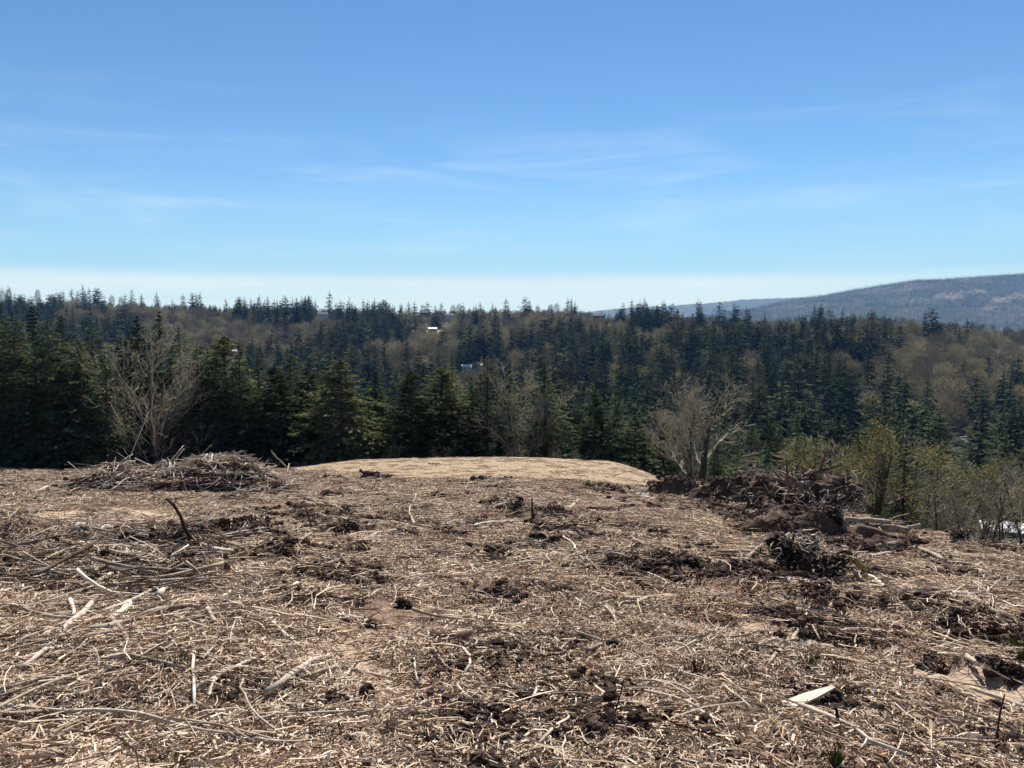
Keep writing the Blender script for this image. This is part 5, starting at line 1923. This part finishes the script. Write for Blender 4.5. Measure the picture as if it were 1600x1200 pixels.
root_mass(1288, 818, 118, 78, 'biggest uprooted stump, dark trunk and roots upturned atop the stump pile', 51, 18, .5, .42)
root_mass(1232, 806, 110, 66, 'uprooted stump with reddish split wood on the left half of the stump pile', 52, 16, 2.6, .5)
root_mass(1300, 838, 70, 62, 'upturned stump standing on end at the front of the stump pile', 53, 12, 1.2, .4)
root_mass(1180, 800, 70, 52, 'small root clump at the left end of the stump pile', 54, 12, 2.2, .48)
root_mass(1322, 800, 70, 55, 'stump with looping pale roots at the right end of the stump pile', 56, 12, .2, .5)
root_mass(1245, 905, 92, 66, 'black upturned root mass lying alone before the stump pile', 61, 16, 2.2, .2)
root_mass(1305, 912, 82, 46, 'low black root clump joined by the mossy hooped limb', 62, 14, .4, .2)
root_mass(1265, 880, 44, 44, 'ragged black stub standing up between the two black root masses', 63, 8, 1.4, .15)
branch([(1312, 880), (1325, 869), (1338, 876), (1348, 889), (1352, 900)], 9, 11, .6, 'limb bowed like a hoop and covered in yellow moss', [(1330, 912)] * 5, MOSS, 0, 'mossy_limb', 'branch', None, 9)
branch([(1270, 880), (1290, 874), (1316, 873)], 8, 6, .75, 'pale root lying across the low black root clump', [(1300, 908)] * 3)
branch([(1330, 890), (1345, 905), (1360, 918)], 5, 5, .72, 'thin pale stick leaning off the low black root clump', [(1340, 915)] * 3)
root_mass(808, 806, 34, 26, 'old cut stump with a dark hollow face in the middle distance', 71, 10, 1.3, .3)
root_mass(1503, 853, 34, 22, 'dark rounded stump by the saplings at the right edge', 72, 7, .3, .25)

# snag: thin spike with a flared foot beside the old stump
p = hit(833, 816)
k = p[1] / FPX
t = MB()
t.tube([(0, 0, -.05), (0, 0, 8 * k), (-.02, 0, 20 * k), (-.03, 0, 40 * k)], [6 * k, 3 * k, 2 * k, 1.1 * k], 7, .45, True, .1)
for a in (0.2, 2.6, 4.4, 5.6):
    t.tube([(0, 0, 5 * k), (math.cos(a) * 7 * k, math.sin(a) * 7 * k, 1.5 * k), (math.cos(a) * 18 * k, math.sin(a) * 18 * k, -2 * k)], [3 * k, 2.2 * k, .8 * k], 6, .4, True, .1)
o = t.build('snag', DARKWOOD, None, True)
o.location = (p[0], p[1], float(gz(p[0], p[1])))
tag(o, 'thin dark snag with flared roots standing right of the old cut stump', 'snag')

# dark clods big enough to point at
def big_clod(px, v, w, h, label, seed):
    p = hit(px, v)
    k = p[1] / FPX
    r = np.random.default_rng(seed)
    b = MB()
    for _ in range(9):
        s = r.uniform(.22, .42)
        b.blob((r.normal(0, .22) * w * k, r.normal(0, .22) * w * k, abs(r.normal(.22, .15)) * h * k), (s * w * k * .8, s * w * k * .6, s * h * k), int(r.integers(1e6)), float(r.uniform(.05, .4)), .5, 16, 11)
    for _ in range(8):
        strand(r, b, .8 * w * k, .25 * k * 2, h * k, w * k * .4, float(r.uniform(.2, .8)))
    o = b.build('soil_clod', CLOD)
    o.location = (p[0], p[1], float(gz(p[0], p[1])) - .02)
    tag(o, label, 'clod', 'dark clods in the field')


for k, row in enumerate([
    (502, 978, 22, 18, 'round black clod lying alone left of centre'), (627, 948, 30, 20, 'angular dark clod right of the grassy patch at centre'),
    (1012, 893, 60, 22, 'broad dark clod bank in the open middle of the field'), (880, 930, 50, 18, 'dark clod in a shallow hollow right of centre'),
    (845, 850, 40, 16, 'dark clod beside the bent pale twig'), (532, 838, 34, 24, 'upright dark clod on the mound at centre left'),
    (520, 778, 36, 14, 'far dark clod left of centre'), (975, 905, 40, 16, 'dark clod left of the broad clod bank'), (1580, 1055, 60, 30, 'black overhanging clod at the right border'),
    (1490, 985, 60, 24, 'dark clod on the upper dirt ridge'), (1460, 1045, 60, 22, 'dark clod on the lower dirt ridge'), (1330, 1000, 50, 16, 'low dark clod between the dirt tracks'),
    (210, 1120, 18, 16, 'small dark clod above the long whitish pole'), (245, 1162, 24, 14, 'dark clod on the bare patch at the lower left'), (1085, 1062, 30, 18, 'dark clod with stems at the lower right of centre'),
    (765, 1122, 44, 22, 'dark brush clump at the bottom middle'), (735, 1150, 30, 16, 'second dark clump under the brush clump at the bottom middle'), (1165, 815, 40, 18, 'dark clod below the low heap of soil and sticks'),
    (200, 935, 36, 16, 'dark root clod in the left slash'), (440, 870, 44, 18, 'pile of dark clods left of centre')]):
    big_clod(*row, 800 + k)

# ------------------------------------------------------------------ small plants


def tuft(px, v, hpx, wpx, label, seed, mat=GRASS, n=70, name='grass_tuft', cat='grass', up=1.0):
    p = hit(px, v)
    k = p[1] / FPX
    r = np.random.default_rng(seed)
    b = MB()
    for _ in range(n):
        a, q = r.uniform(0, 6.28), r.uniform(0, .5) * wpx * k
        h = hpx * k * r.uniform(.4, 1.0)
        c = np.array([math.cos(a) * q, math.sin(a) * q, 0])
        o_ = np.array([math.cos(a), math.sin(a), 0]) * h * r.uniform(.05, .5) / up
        b.tube([c, c + o_ * .4 + np.array([0, 0, h * .6]), c + o_ + np.array([0, 0, h])], [.005, .004, .001], 3, float(r.uniform(.1, .9)), False)
    o = b.build(name, mat)
    o.location = (p[0], p[1], float(gz(p[0], p[1])) - .02)
    tag(o, label, cat, 'small plants growing in the field')


for k, row in enumerate([
    (278, 1040, 34, 30, 'sparse olive tuft beside the elbow-shaped piece of wood'), (915, 1000, 24, 18, 'small grey green tuft right of centre'), (937, 942, 12, 34, 'bright green grassy patch near the dark hollow'),
    (1260, 1050, 50, 20, 'upright green weed on the lower dirt track'), (1248, 968, 24, 20, 'green tuft on the upper dirt track'), (1590, 1030, 44, 24, 'green weed at the right border above the black hollow'),
    (1305, 1195, 40, 14, 'thin green sprig beside the long white branch'), (1122, 885, 10, 30, 'yellow green patch left of the black root mass'), (560, 1090, 12, 30, 'low green tuft right of the heavy bent log'),
    (560, 945, 22, 30, 'faint green tuft at centre left'), (690, 1200, 20, 20, 'dry tuft at the bottom edge'), (290, 1195, 26, 26, 'faded green tuft at the bottom left'), (462, 792, 10, 40, 'far green patch left of centre'), (65, 860, 16, 18, 'dull green tuft in the left slash')]):
    tuft(*row, 1000 + k, n=90 if k in (2, 7, 12) else 60)
for k, row in enumerate([
    (1310, 1065, 40, 34, 'clump of dark red stems beside the lower dirt track'), (1375, 1065, 26, 40, 'lower clump of dark red stems right of the first'), (988, 1098, 30, 24, 'dark red tuft left of the straight pale stick'),
    (700, 1120, 40, 40, 'reddish stems around the dark brush clump'), (1085, 1060, 40, 30, 'reddish stems on the dark clod right of centre'), (1000, 945, 24, 60, 'low mat of reddish brown brush right of the hollow'), (1555, 1175, 40, 30, 'thin red shoots in the lower right corner')]):
    tuft(*row, 1050 + k, REDSTEM, 46, 'red_shoots', 'shrub', 1.6)

litter()
print('conifers', n_conifer, 'bare', n_bare, 'sticks', made, 'objects', len(bpy.data.objects))
